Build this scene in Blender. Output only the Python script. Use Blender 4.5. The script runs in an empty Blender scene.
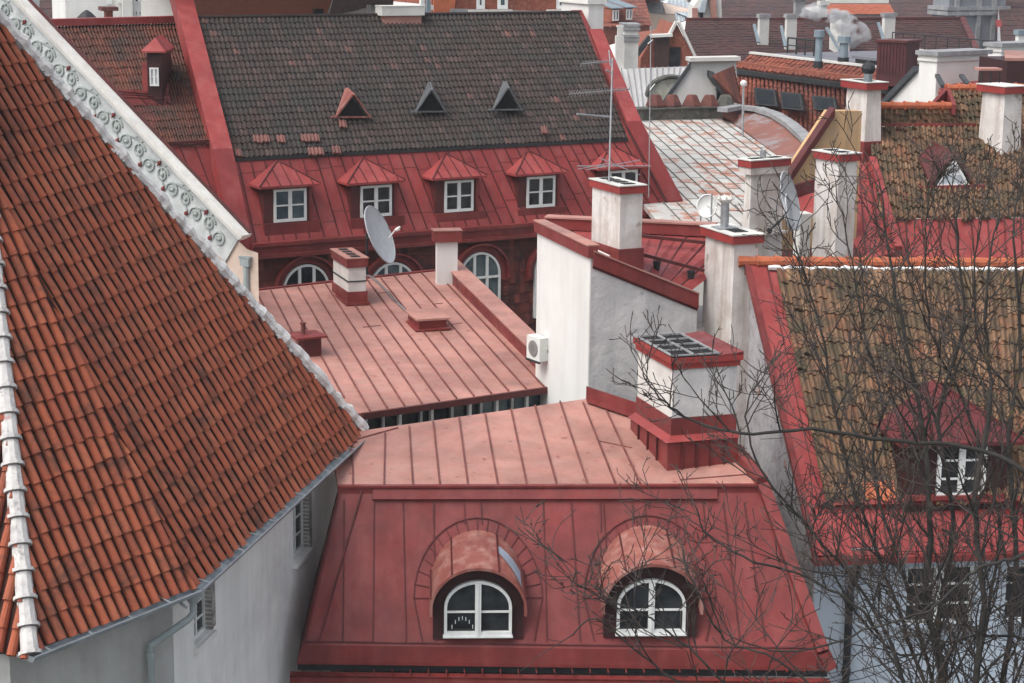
import bpy, bmesh, math, random
from mathutils import Vector as Vec, Matrix, noise
rnd = random.Random(7)
S = bpy.context.scene
COL = S.collection
PI = math.pi
# ------------------------------------------------------------------ camera
F = 1940.0
CAM = Vec((0, 0, 26.0)); PT = math.radians(12.2); RL = math.radians(0.6)
_f = Vec((0, math.cos(PT), -math.sin(PT))); _r0 = Vec((1, 0, 0)); _u0 = Vec((0, math.sin(PT), math.cos(PT)))
_r = _r0*math.cos(RL)+_u0*math.sin(RL); _u = _u0*math.cos(RL)-_r0*math.sin(RL)
UP = Vec((0, 0, 1))
def ray(px, py): return _f+_r*((px-512)/F)+_u*((341.5-py)/F)
def V(px, py, d): return CAM+ray(px, py)*d                      # point at a distance along the view
def U(px, py, drop):                                            # point on the level `drop` below the eye
    r = ray(px, py); return CAM+r*(-drop/r.z)
def on(px, py, pl):                                             # point on a plane (p, n)
    r = ray(px, py); return CAM+r*((pl[0]-CAM).dot(pl[1])/r.dot(pl[1]))
def plane(a, b, c): return (a, (b-a).cross(c-a).normalized())
def vplane(a, b):                                               # upright plane through two points
    d = b-a; d.z = 0; return (a, Vec((d.y, -d.x, 0)).normalized())
def az(a): a = math.radians(a); return Vec((math.sin(a), math.cos(a), 0))
def proj(p):
    q = p-CAM; d = q.dot(_f); return (512+F*q.dot(_r)/d, 341.5-F*q.dot(_u)/d, d)
def hdir(a, b): d = b-a; d.z = 0; return d.normalized()
def lerp(a, b, t): return a+(b-a)*t
def atz(p, z): return Vec((p.x, p.y, z))
cd = bpy.data.cameras.new('camera'); cam = bpy.data.objects.new('camera', cd); COL.objects.link(cam)
cd.sensor_width = 36; cd.lens = F/1024*36; cd.clip_end = 3000; cd.clip_start = .1
cam.matrix_world = Matrix(((_r.x, _u.x, -_f.x, CAM.x), (_r.y, _u.y, -_f.y, CAM.y), (_r.z, _u.z, -_f.z, CAM.z), (0, 0, 0, 1)))
S.camera = cam
# ------------------------------------------------------------------ materials
def nd(nt, t, **k):
    n = nt.nodes.new(t)
    for a, b in k.items(): setattr(n, a, b)
    return n
def ramp(nt, fac, stops, interp='LINEAR'):
    r = nd(nt, 'ShaderNodeValToRGB'); r.color_ramp.interpolation = interp
    e = r.color_ramp.elements
    while len(e) < len(stops): e.new(.5)
    for i, (p, c) in enumerate(stops):
        e[i].position = p; e[i].color = (c[0], c[1], c[2], 1) if hasattr(c, '__len__') else (c, c, c, 1)
    nt.links.new(fac, r.inputs[0]); return r.outputs[0]
def mix(nt, fac, a, b, blend='MIX'):
    m = nd(nt, 'ShaderNodeMix', data_type='RGBA', blend_type=blend)
    for i, x in ((0, fac), (6, a), (7, b)):
        if hasattr(x, 'is_linked'): nt.links.new(x, m.inputs[i])
        elif i == 0: m.inputs[0].default_value = x
        else: m.inputs[i].default_value = (x[0], x[1], x[2], 1)
    return m.outputs[2]
def noi(nt, vec, scale, detail=5, rough=.6, dist=0.):
    n = nd(nt, 'ShaderNodeTexNoise'); n.inputs['Scale'].default_value = scale; n.inputs['Detail'].default_value = detail
    n.inputs['Roughness'].default_value = rough; n.inputs['Distortion'].default_value = dist
    nt.links.new(vec, n.inputs['Vector']); return n.outputs['Fac']
def mp(nt, vec, sc):
    m = nd(nt, 'ShaderNodeMapping'); m.inputs['Scale'].default_value = sc; nt.links.new(vec, m.inputs[0]); return m.outputs[0]
def mat(name, c1, c2=None, scale=1.5, rough=.8, bump=.2, bscale=12, dirt=None, streak=None, metal=0, spots=None, spec=.3, rust=None, tile=None, lo=.35, hi=.65):
    m = bpy.data.materials.new(name); m.use_nodes = True; nt = m.node_tree
    b = nt.nodes['Principled BSDF']; tc = nd(nt, 'ShaderNodeTexCoord'); O = tc.outputs['Object']
    c2 = c2 or tuple(x*.75 for x in c1)
    c = ramp(nt, noi(nt, O, scale), [(lo, c1), (hi, c2)])
    if tile:                                                    # per-tile tones: list of (pos, colour), amount
        fl = nd(nt, 'ShaderNodeVectorMath', operation='FLOOR'); nt.links.new(tc.outputs['UV'], fl.inputs[0])
        w = nd(nt, 'ShaderNodeTexWhiteNoise', noise_dimensions='2D'); nt.links.new(fl.outputs[0], w.inputs['Vector'])
        tcx = ramp(nt, w.outputs['Value'], tile[0])
        c = mix(nt, tile[1], c, tcx)
        fr = nd(nt, 'ShaderNodeVectorMath', operation='FRACTION'); nt.links.new(tc.outputs['UV'], fr.inputs[0])
    if streak:
        c = mix(nt, ramp(nt, noi(nt, mp(nt, O, (streak[2], streak[2], streak[2]*.1)), 1, 4), [(.45, 0.), (.7, streak[1])]), c, streak[0])
    if dirt:                                                    # (colour, amount, scale, lo, hi)
        c = mix(nt, ramp(nt, noi(nt, O, dirt[2], 7, .7, .4), [(dirt[3] if len(dirt) > 3 else .5, 0.), (dirt[4] if len(dirt) > 4 else .7, dirt[1])]), c, dirt[0])
    if rust: 
        c = mix(nt, ramp(nt, noi(nt, O, rust[2], 8, .75, .2), [(rust[3], 0.), (rust[3]+.06, rust[1])]), c, rust[0])
    if spots:
        c = mix(nt, ramp(nt, noi(nt, O, spots[2], 3, .5), [(.66, 0.), (.72, spots[1])]), c, spots[0])
    nt.links.new(c, b.inputs['Base Color'])
    b.inputs['Roughness'].default_value = rough; b.inputs['Metallic'].default_value = metal
    b.inputs['Specular IOR Level'].default_value = spec
    if .38 < rough < .58 and bump:                              # painted sheet: uneven sheen
        rn = nd(nt, 'ShaderNodeMapRange'); rn.inputs[1].default_value = .35; rn.inputs[2].default_value = .65; rn.inputs[3].default_value = rough-.12; rn.inputs[4].default_value = rough+.25
        nt.links.new(noi(nt, O, 1.7, 6, .65), rn.inputs[0]); nt.links.new(rn.outputs[0], b.inputs['Roughness'])
    if bump:
        bp = nd(nt, 'ShaderNodeBump'); bp.inputs['Strength'].default_value = bump; bp.inputs['Distance'].default_value = .03
        nt.links.new(noi(nt, O, bscale, 6, .65), bp.inputs['Height']); nt.links.new(bp.outputs[0], b.inputs['Normal'])
    return m
M = {}
DK = (.03, .026, .026)
M['red'] = mat('red_metal_paint', (.30, .048, .045), (.225, .034, .033), .9, .5, .55, 1.6, dirt=((.15, .027, .027), .65, .6, .42, .7), streak=((.34, .10, .09), .5, 3), rust=((.22, .05, .045), .4, 2.2, .66))
M['redm'] = mat('weathered_red_metal', (.205, .034, .031), (.155, .027, .026), 1.1, .42, .6, 1.5, dirt=((.085, .02, .02), .75, .8, .44, .72), streak=((.24, .062, .056), .6, 2.5), rust=((.12, .035, .03), .5, 2.6, .68))
M['pink'] = mat('faded_red_metal', (.46, .225, .182), (.37, .165, .135), .5, .5, .55, 1.6, dirt=((.22, .115, .092), .85, .5, .41, .66), streak=((.38, .23, .195), .6, 2.5), spots=((.17, .05, .04), .7, 5), rust=((.24, .09, .07), .6, 1.6, .62))
M['reddk'] = mat('dark_red_flashing', (.10, .022, .021), (.065, .018, .017), 1.5, .5, .15, 4)
M['maroon'] = mat('maroon_boards', (.045, .014, .015), (.03, .01, .011), 3, .6, .15, 10)
M['seam'] = mat('grimy_shaded_red_seam', (.12, .022, .022), (.055, .015, .014), 2, .6, .1, 6)  # grime plus the seam's shadow line, both put into this darker red
M['seamp'] = mat('grimy_shaded_pink_seam', (.20, .065, .055), (.11, .035, .03), 2, .6, .1, 6)  # seam on faded sheet: grime and seam shade painted in as colour
M['fired'] = mat('fire_red_coping', (.31, .042, .037), (.23, .034, .031), 1.3, .5, .15, 4, dirt=((.13, .03, .026), .6, 3, .5, .7))
M['white'] = mat('white_render', (.66, .65, .61), (.55, .53, .50), .8, .9, .25, 14, dirt=((.36, .31, .27), .55, 1.3, .5, .75), streak=((.40, .37, .33), .4, 3))
M['whitec'] = mat('clean_white_render', (.70, .69, .66), (.63, .62, .59), .6, .9, .15, 14, streak=((.52, .50, .47), .4, 2))
M['whitew'] = mat('stained_white_render', (.66, .63, .60), (.52, .48, .45), 1.6, .9, .35, 12, dirt=((.33, .23, .18), .6, 1.1, .5, .72), streak=((.30, .24, .2), .6, 4), spots=((.26, .19, .15), .7, 2.2))
M['greyr'] = mat('grey_cement_render', (.54, .52, .50), (.43, .42, .42), 1.1, .95, .8, 7, dirt=((.66, .64, .61), .6, 1.2, .5, .7), streak=((.20, .20, .20), .5, 2.5), spots=((.17, .16, .16), .5, 2.5))
M['rough'] = mat('rough_flaking_render', (.40, .38, .39), (.27, .25, .26), 2.5, .95, 1.0, 7, dirt=((.40, .39, .39), .8, 1.1, .5, .62), spots=((.36, .13, .06), .6, 1.6), rust=((.13, .12, .13), .7, 5, .58))
M['blue'] = mat('pale_blue_render', (.42, .48, .54), (.37, .43, .50), .7, .9, .2, 12, dirt=((.30, .33, .37), .5, 1.1, .5, .75))
M['churchw'] = mat('old_cream_render', (.76, .76, .73), (.68, .68, .66), .55, .95, .35, 8, dirt=((.34, .33, .32), .55, .5, .46, .75), streak=((.50, .49, .48), .4, 2))
M['beige'] = mat('beige_render', (.60, .47, .38), (.52, .41, .34), 1.2, .9, .2, 12, dirt=((.36, .29, .25), .5, 1.5))
M['ochre'] = mat('ochre_peeling_render', (.54, .36, .19), (.47, .29, .15), 1.4, .9, .4, 9, dirt=((.44, .30, .20), .7, 1.2, .5, .65), spots=((.60, .52, .42), .7, 1.2), streak=((.20, .15, .11), .6, 3))
M['paint'] = mat('white_window_paint', (.74, .75, .73), (.62, .63, .61), 4, .5, .1, 20)
M['mortar'] = mat('white_lime_mortar', (.78, .76, .73), (.64, .62, .60), 3, .95, .8, 14, dirt=((.24, .23, .23), .7, 4, .55, .7))
M['hip'] = mat('limewashed_hip_tile', (.60, .58, .55), (.46, .44, .43), 4, .95, .5, 18, dirt=((.22, .20, .20), .8, 6, .52, .66), spots=((.36, .08, .06), .7, 3))
M['zinc'] = mat('zinc_sheet', (.33, .36, .38), (.22, .25, .27), 3, .4, .1, 8, metal=.5)
M['pipe'] = mat('grey_painted_pipe', (.30, .34, .34), (.24, .28, .28), 3, .5, .05, 8)
M['steel'] = mat('galvanised_steel', (.40, .41, .42), (.28, .29, .30), 6, .4, .05, 8, metal=.6)
M['dark'] = mat('dark_iron', (.03, .032, .034), (.02, .02, .022), 4, .6, .1, 10)
M['hole'] = mat('opening_black', (.012, .012, .013), (.009, .009, .01), 4, .95, 0)  # near-black faces for the flue and vent openings
M['dish'] = mat('grey_dish_paint', (.44, .46, .48), (.38, .40, .42), 4, .45, .05, 8, spots=((.24, .25, .27), .5, 6))
M['dishw'] = mat('white_dish_paint', (.68, .68, .65), (.6, .6, .58), 4, .45, .05, 8)
M['acw'] = mat('white_plastic_case', (.66, .66, .62), (.58, .58, .55), 4, .5, .05, 8)
M['brick'] = mat('red_brick_wall', (.26, .075, .045), (.18, .055, .035), 2, .9, .5, 6, dirt=((.33, .17, .12), .6, 7, .5, .62))
M['conc'] = mat('cream_concrete', (.60, .59, .55), (.50, .49, .46), 1, .9, .2, 10)
M['stone'] = mat('weathered_grey_stone', (.30, .30, .30), (.20, .20, .21), 2, .95, .5, 6)
M['ledge'] = mat('mossy_dark_ledge', (.11, .105, .09), (.06, .06, .05), 2.5, .95, .6, 7, dirt=((.26, .25, .22), .6, 3))
M['seamw'] = mat('grimy_shaded_white_seam', (.17, .15, .14), (.12, .11, .10), 2, .8, .1, 6)  # dark tone holds both grime and the shade along the seam
M['ventz'] = mat('dull_lead_sheet', (.13, .14, .145), (.08, .085, .09), 2, .6, .1, 6, spots=((.2, .08, .06), .7, 3))
M['hood'] = mat('worn_coppery_hood_sheet', (.29, .10, .074), (.20, .06, .05), 1.3, .5, .3, 3, dirt=((.16, .05, .045), .7, 1.6, .45, .65), streak=((.42, .26, .22), .6, 4))
M['reddorm'] = mat('dull_red_dormer_sheet', (.12, .024, .026), (.085, .02, .022), 1.3, .5, .3, 3)
M['tP'] = mat('pinkish_new_tile', (.19, .085, .072), (.13, .06, .053), 3, .9, .3, 14)
M['brickg'] = mat('greyed_brick_edge', (.42, .40, .38), (.20, .18, .17), 5, .95, .5, 14, dirt=((.12, .10, .09), .7, 7))
M['panA'] = mat('shaded_sooty_pan_tile', (.075, .032, .024), (.05, .024, .02), 2, .9, .3, 10)  # soot plus the shade of the gaps between barrels, put into the colour
M['glassm'] = mat('dull_dark_glass', (.012, .016, .02), (.02, .024, .028), 1, .5, 0, spec=.1)
M['clay'] = mat('sooty_clay_cowl', (.17, .055, .042), (.09, .035, .03), 3, .85, .3, 8, dirt=((.03, .025, .025), .8, 2.5))
M['felt'] = mat('grey_roofing_felt', (.16, .16, .18), (.13, .13, .15), .7, .9, .2, 5)
M['whroof'] = mat('pale_metal_roof', (.50, .50, .49), (.40, .38, .37), .8, .6, .15, 4, rust=((.33, .22, .18), .6, .8, .62))
M['bluec'] = mat('weathered_blue_copper', (.21, .26, .29), (.16, .20, .23), 1.5, .6, .2, 5)
M['ground'] = mat('cobbled_yard', (.12, .12, .115), (.08, .08, .08), .4, .95, .4, 4)
M['bark'] = mat('dark_lichened_bark', (.042, .038, .034), (.026, .024, .022), 3, .95, .4, 20, spots=((.11, .085, .03), .5, 2.2))
M['twig'] = mat('pale_twig_bark', (.075, .06, .053), (.03, .025, .023), 1.5, .9, .2, 20)
M['cable'] = mat('grey_cable_sheath', (.22, .20, .20), (.12, .11, .11), 3, .7, 0)
M['repair'] = mat('bare_zinc_patch', (.27, .31, .37), (.22, .25, .31), 3, .5, .1, 6)
M['scroll'] = mat('grey_green_stucco_scroll', (.36, .39, .37), (.28, .31, .30), 4, .9, .3, 20)
M['frieze'] = mat('pale_grey_frieze', (.52, .54, .53), (.43, .45, .44), 3, .9, .3, 12, dirt=((.30, .31, .30), .5, 3))
M['rose'] = mat('dark_red_rosette', (.20, .04, .04), (.14, .03, .03), 3, .8, .2, 10)
M['gray'] = mat('grey_tower_render', (.22, .23, .25), (.17, .18, .20), .5, .9, .2, 6, streak=((.12, .13, .14), .6, .8))
# glass
def glass(name, c, c2):
    m = mat(name, c, c2, 2.2, .12, 0, spec=.35); return m
M['glass'] = glass('dark_window_glass', (.008, .010, .012), (.035, .04, .044))
M['glassb'] = glass('bluish_window_glass', (.03, .06, .075), (.10, .13, .14))
M['glassl'] = glass('bright_window_glass', (.50, .54, .57), (.34, .38, .42))
M['curtain'] = glass('net_curtain_glass', (.28, .30, .30), (.14, .16, .17))
# tiles
M['tA'] = mat('orange_barrel_tile', (.33, .088, .045), (.23, .062, .036), 1.2, .85, .35, 22,
    tile=([(0, (.36, .10, .05)), (.3, (.32, .085, .044)), (.55, (.24, .062, .037)), (.8, (.40, .13, .07)), (1, (.28, .078, .044))], .6),
    dirt=((.06, .037, .03), .8, 1.6, .49, .68), rust=((.12, .105, .08), .5, 6, .65))
M['tD'] = mat('blackened_pantile', (.058, .040, .035), (.032, .025, .023), .35, .9, .4, 14,
    tile=([(0, (.030, .024, .022)), (.3, (.062, .041, .036)), (.6, (.038, .029, .026)), (.9, (.09, .056, .049)), (.985, (.125, .08, .072)), (.995, (.22, .09, .075)), (1, (.25, .11, .09))], .55),
    dirt=((.035, .036, .034), .75, .5, .40, .62))
M['tH'] = mat('mossy_brown_pantile', (.19, .105, .058), (.11, .066, .042), 1.2, .9, .5, 14,
    tile=([(0, (.115, .066, .038)), (.25, (.185, .108, .06)), (.5, (.08, .048, .032)), (.7, (.23, .13, .075)), (.88, (.17, .066, .038)), (1, (.29, .175, .10))], .76),
    dirt=((.055, .05, .03), .85, 1.6, .44, .62), rust=((.04, .033, .028), .75, 6, .58))
M['tC'] = mat('sooty_red_pantile', (.17, .055, .035), (.10, .04, .03), .6, .9, .5, 12,
    tile=([(0, (.07, .032, .026)), (.4, (.14, .048, .032)), (.8, (.09, .037, .028)), (1, (.18, .062, .04))], .6),
    dirt=((.045, .035, .03), .85, .9, .42, .62), rust=((.11, .105, .085), .5, 1.6, .66))
M['tW'] = mat('hung_tile_wall', (.10, .026, .022), (.06, .02, .018), 1, .85, .3, 12,
    tile=([(0, (.07, .026, .024)), (.4, (.16, .042, .034)), (.8, (.095, .032, .028)), (1, (.24, .065, .05))], .75),
    dirt=((.03, .022, .022), .8, 1.4, .45, .62))
M['tO'] = mat('bright_orange_tile', (.36, .095, .045), (.28, .075, .04), .8, .85, .3, 10,
    tile=([(0, (.30, .08, .04)), (1, (.39, .115, .055))], .5))
M['tK'] = mat('brown_red_flat_tile', (.062, .025, .023), (.04, .019, .018), .25, .9, .3, 8,
    tile=([(0, (.038, .019, .018)), (.5, (.06, .025, .022)), (1, (.10, .036, .03))], .5), dirt=((.04, .024, .024), .6, .25, .42, .7))
M['tR'] = mat('rusty_red_pantile', (.24, .07, .045), (.16, .05, .035), .5, .9, .3, 8,
    tile=([(0, (.15, .048, .035)), (.5, (.24, .07, .045)), (1, (.32, .10, .06))], .5), dirt=((.065, .03, .028), .8, .5, .42, .66))
M['ridge'] = mat('orange_ridge_tile', (.46, .13, .06), (.36, .10, .05), 2, .85, .3, 14, dirt=((.16, .07, .045), .6, 3))
M['rusty'] = mat('peeling_white_rusty_sheet', (.50, .50, .47), (.40, .40, .38), .8, .8, .2, 5,
    tile=([(0, (.40, .40, .38)), (.6, (.52, .52, .49)), (1, (.44, .42, .39))], .6),
    dirt=((.36, .33, .30), .6, .6, .45, .7), rust=((.36, .13, .075), .85, .9, .52))
M['brownsh'] = mat('brown_worn_sheet', (.24, .10, .075), (.18, .08, .065), .8, .7, .2, 5, dirt=((.24, .25, .26), .7, .6, .52, .62))
# ------------------------------------------------------------------ mesh helpers
class MB:
    def __init__(s): s.v = []; s.f = []; s.m = []; s.uv = {}
    def pt(s, p): s.v.append(tuple(p)); return len(s.v)-1
    def face(s, pts, mi=0, uv=None):
        b = len(s.v); s.v += [tuple(p) for p in pts]; s.f.append(list(range(b, b+len(pts)))); s.m.append(mi)
        if uv: s.uv[len(s.f)-1] = uv
    def prism(s, poly, vec, mi=0, cap=True):
        b = len(s.v); n = len(poly); s.v += [tuple(p) for p in poly]+[tuple(p+vec) for p in poly]
        if cap:
            s.f += [[b+i for i in range(n)][::-1], [b+n+i for i in range(n)]]; s.m += [mi, mi]
        for i in range(n):
            j = (i+1) % n; s.f.append([b+i, b+j, b+n+j, b+n+i]); s.m.append(mi)
    def box(s, o, a, b, c, mi=0): s.prism([o, o+a, o+a+b, o+b], c, mi)
    def bar(s, p, q, w, h, up=UP, mi=0, base=True):           # beam p->q, width w, height h standing on the line
        d = (q-p).normalized(); x = d.cross(up).normalized(); y = x.cross(d).normalized()
        o = -x*w/2-(Vec() if base else y*h/2)
        s.box(p+o, x*w, q-p, y*h, mi)
    def tube(s, pts, rads, n=6, mi=0, cap=True):
        pts = [Vec(p) for p in pts]
        if not hasattr(rads, '__len__'): rads = [rads]*len(pts)
        b = len(s.v); x = None
        for i, p in enumerate(pts):
            d = (pts[min(i+1, len(pts)-1)]-pts[max(i-1, 0)])
            d = d.normalized() if d.length > 1e-9 else UP
            if x is None:
                x = d.cross(Vec((.3, .2, 1)) if abs(d.z) < .95 else Vec((1, 0, 0))).normalized()
            else: x = (x-d*x.dot(d)).normalized()
            y = d.cross(x)
            for k in range(n):
                a = 2*PI*k/n; s.v.append(tuple(p+(x*math.cos(a)+y*math.sin(a))*rads[i]))
        for i in range(len(pts)-1):
            for k in range(n):
                j = (k+1) % n; s.f.append([b+i*n+k, b+i*n+j, b+(i+1)*n+j, b+(i+1)*n+k]); s.m.append(mi)
        if cap:
            s.f.append([b+k for k in range(n)][::-1]); s.m.append(mi)
            e = b+(len(pts)-1)*n; s.f.append([e+k for k in range(n)]); s.m.append(mi)
    def lathe(s, o, prof, n=16, axis=UP, mi=0):              # prof: (radius, height)
        x = axis.cross(Vec((.9, .1, .3))).normalized(); y = axis.cross(x); b = len(s.v)
        for r, h in prof:
            for k in range(n):
                a = 2*PI*k/n; s.v.append(tuple(o+axis*h+(x*math.cos(a)+y*math.sin(a))*max(r, 1e-4)))
        for i in range(len(prof)-1):
            for k in range(n):
                j = (k+1) % n; s.f.append([b+i*n+k, b+i*n+j, b+(i+1)*n+j, b+(i+1)*n+k]); s.m.append(mi)
        e = b+(len(prof)-1)*n
        s.f.append([b+k for k in range(n)][::-1]); s.f.append([e+k for k in range(n)]); s.m += [mi, mi]
    def clip(s, planes):                                     # keep the side the normals point to
        bm = s.to_bm()
        for p, n in planes:
            bmesh.ops.bisect_plane(bm, geom=bm.verts[:]+bm.edges[:]+bm.faces[:], plane_co=p, plane_no=n, clear_inner=True)
        uvl = bm.loops.layers.uv.active
        s.v = []; s.f = []; s.m = []; s.uv = {}
        bm.verts.index_update(); s.v = [tuple(v.co) for v in bm.verts]
        for f in bm.faces:
            s.f.append([l.vert.index for l in f.loops]); s.m.append(f.material_index); s.uv[len(s.f)-1] = [tuple(l[uvl].uv) for l in f.loops]
        bm.free(); return s
    def to_bm(s):
        me = s.mesh('tmp'); bm = bmesh.new(); bm.from_mesh(me); bpy.data.meshes.remove(me)
        if not bm.loops.layers.uv: bm.loops.layers.uv.new('UVMap')
        return bm
    def mesh(s, name, off=Vec()):
        me = bpy.data.meshes.new(name)
        me.from_pydata([(x-off.x, y-off.y, z-off.z) for x, y, z in s.v], [], s.f)
        me.polygons.foreach_set('material_index', s.m)
        if s.uv:
            l = me.uv_layers.new(name='UVMap'); i = 0; dat = []
            for k, f in enumerate(s.f): dat += list(s.uv.get(k) or [(0, 0)]*len(f))
            l.data.foreach_set('uv', [c for t in dat for c in t])
        me.update(); return me
ORG = {}
def thing(name, label, cat, loc, group=None, kind=None):
    o = bpy.data.objects.new(name, None); COL.objects.link(o); o.location = loc; ORG[o.name] = Vec(loc)
    o.empty_display_size = .3
    o['label'] = label; o['category'] = cat
    if group: o['group'] = group
    if kind: o['kind'] = kind
    return o
def obj(name, mb, mats, parent=None, label=None, cat=None, group=None, kind=None, smooth=False, loc=None):
    if not isinstance(mats, (list, tuple)): mats = [mats]
    off = ORG[parent.name] if parent else (Vec(loc) if loc is not None else Vec())
    me = mb.mesh(name, off)
    bm = bmesh.new(); bm.from_mesh(me); bmesh.ops.remove_doubles(bm, verts=bm.verts[:], dist=.0002) if smooth else None
    bmesh.ops.recalc_face_normals(bm, faces=bm.faces[:]); bm.to_mesh(me); bm.free()
    for m in mats: me.materials.append(M[m] if isinstance(m, str) else m)
    if smooth: me.polygons.foreach_set('use_smooth', [True]*len(me.polygons))
    o = bpy.data.objects.new(name, me); COL.objects.link(o)
    if parent: o.parent = parent; ORG[o.name] = off
    else: o.location = off; ORG[o.name] = off
    if label: o['label'] = label
    if cat: o['category'] = cat
    if group: o['group'] = group
    if kind: o['kind'] = kind
    return o
# ---- tiles
BAR = ([.17, .20, .32, .50, .68, .80, .83], [0, .5, .92, 1.05, .92, .5, 0])
BA2 = ([.22, .245, .34, .50, .66, .755, .78], [0, .5, .92, 1.05, .92, .5, 0])
PAN = ([0, .12, .3, .45, .62, .8, 1.0], [.35, .85, 1, .75, .25, .03, .30])
FLT = ([.02, .98], [0, 0])
def tiles(mb, A, B, C, D, nc, nr, prof=PAN, amp=.05, lift=.035, jit=.35, seed=1, taper=0., skip=None, base=True, slip=.02, pan=0):
    """pantiles over the quad A(top left) B(top right) C(bottom right) D(bottom left)"""
    rd = random.Random(seed); n = (B-A).cross(D-A).normalized()
    if n.z < 0 or (abs(n.z) < .2 and n.y > 0): n = -n
    def P(u, v): return lerp(lerp(A, B, u), lerp(D, C, u), v)
    T, H = prof
    if base: mb.face([P(0, 0)-n*.02, P(1, 0)-n*.02, P(1, 1)-n*.02, P(0, 1)-n*.02], pan, [(0, 0), (nc, 0), (nc, nr), (0, nr)])
    for r in range(nr):
        for c in range(nc):
            if skip and skip((c+.5)/nc, (r+.5)/nr): continue
            dv = rd.gauss(0, 1)*slip*jit; du = rd.gauss(0, 1)*.03*jit; dz = rd.gauss(0, 1)*.006*jit; tw = rd.gauss(0, 1)*.05*jit
            v0 = r/nr-.004; v1 = (r+1+.10)/nr+dv/nr*4
            rows = []
            for vv, lf, tp, tw_ in ((v0, 0, 1-taper, 0), (v1, lift, 1, tw), (v1, -.012, 1, tw)):
                row = []
                for t, h in zip(T, H):
                    tt = .5+(t-.5)*tp+du+tw_
                    hh = h*amp*(tp if lf != 0 else tp*.9) if lf >= 0 else 0
                    row.append(P((c+tt)/nc, vv)+n*(hh+lf+dz))
                rows.append(row)
            K = len(T); b = len(mb.v)
            for row in rows: mb.v += [tuple(p) for p in row]
            e = .02
            for i in range(2):
                for k in range(K-1):
                    mb.f.append([b+i*K+k, b+i*K+k+1, b+(i+1)*K+k+1, b+(i+1)*K+k]); mb.m.append(0)
                    u0, u1 = c+min(max(T[k], e), 1-e), c+min(max(T[k+1], e), 1-e)
                    a, d = (r+.03, r+.95) if i == 0 else (r+.95, r+.97)
                    mb.uv[len(mb.f)-1] = [(u0, a), (u1, a), (u1, d), (u0, d)]
    return mb
def seams(mb, A, B, C, D, n, w=.03, h=.035, mi=1, cross=0, seed=3, th=.05, t0=0, t1=1, ts=None, panel=True):
    """metal sheet quad with standing seams running A->D"""
    rd = random.Random(seed); nn = (B-A).cross(D-A).normalized()
    if nn.z < 0 or (abs(nn.z) < .1 and nn.y > 0): nn = -nn
    ts = ts or [t0+(t1-t0)*(i+.5)/n for i in range(n)]
    if panel:
        tt = [0]+list(ts)+[1]; top = [lerp(A, B, t) for t in tt]; bot = [lerp(D, C, t) for t in tt]; b0 = len(mb.v); K = len(tt)
        for row in (top, bot, [p-nn*th for p in bot], [p-nn*th for p in top]): mb.v += [tuple(p) for p in row]
        for r in range(4):
            for i in range(K-1): a, b = b0+r*K+i, b0+((r+1) % 4)*K+i; mb.f.append([a, a+1, b+1, b]); mb.m.append(0)
        mb.f += [[b0, b0+K, b0+2*K, b0+3*K], [b0+K-1, b0+2*K-1, b0+3*K-1, b0+4*K-1]]; mb.m += [0, 0]
    prev = 0
    for i, t in enumerate(ts):
        p, q = lerp(A, B, t), lerp(D, C, t)
        mb.bar(p, q, w, h, nn, mi)
    tl = [0]+ts+[1]
    if cross:
        for i in range(len(tl)-1):
            for k in range(cross):
                v = (k+rd.uniform(.3, .7))/cross
                p = lerp(lerp(A, B, tl[i]), lerp(D, C, tl[i]), v); q = lerp(lerp(A, B, tl[i+1]), lerp(D, C, tl[i+1]), v)
                mb.bar(p, q, w*.6, h*.2, nn, mi)
    return mb
def inset_down(poly, z0=0.): return [Vec((p.x, p.y, z0)) for p in poly]
def walls(mb, poly, z0=0., mi=0):
    """upright walls from each edge of a (possibly sloping) outline down to z0"""
    n = len(poly)
    for i in range(n):
        a, b = poly[i], poly[(i+1) % n]; mb.face([a, b, atz(b, z0), atz(a, z0)], mi)
    return mb
def rect_window(parent, o, e, w, h, cols, rows, n, fw=.06, mw=.03, names=('window_frame', 'window_pane'), pm='glass', fm='paint', sub=True, mull=None, th=.06, label=None):
    """o: lower left corner, e: unit along, n: unit outward"""
    mb = MB(); z = UP
    def R(x0, x1, z0, z1, t, p=0): mb.box(o+e*x0+z*z0+n*p, e*(x1-x0), z*(z1-z0), n*t)
    R(0, w, 0, fw*1.2, th); R(0, w, h-fw, h, th); R(0, fw, fw*1.2, h-fw, th); R(w-fw, w, fw*1.2, h-fw, th)
    for i in range(1, cols):
        x = w*i/cols; m = mull or mw*1.8 if i*2 == cols else mw
        R(x-m/2, x+m/2, fw*1.2, h-fw, th*.9)
    for i in range(1, rows):
        zz = h*i/rows
        for c in range(cols):
            R(w*c/cols+(fw if c == 0 else mw), w*(c+1)/cols-(fw if c == cols-1 else mw), zz-mw/2, zz+mw/2, th*.7)
    f = obj(names[0], mb, fm, parent, label)
    g = MB(); g.box(o+e*fw*.5+z*fw*.5+n*.006, e*(w-fw), z*(h-fw), n*.012)
    obj(names[1], g, pm, f if sub else parent)
    return f
def solveL(C, d, px):
    q = C-CAM; k = (px-512)/F
    return (k*q.dot(_f)-q.dot(_r))/(d.dot(_r)-k*d.dot(_f))
def hsolve(C, py):                                             # height above C that projects to py
    q = C-CAM; k = (341.5-py)/F
    return (k*q.dot(_f)-q.dot(_u))/(UP.dot(_u)-k*UP.dot(_f))
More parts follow.
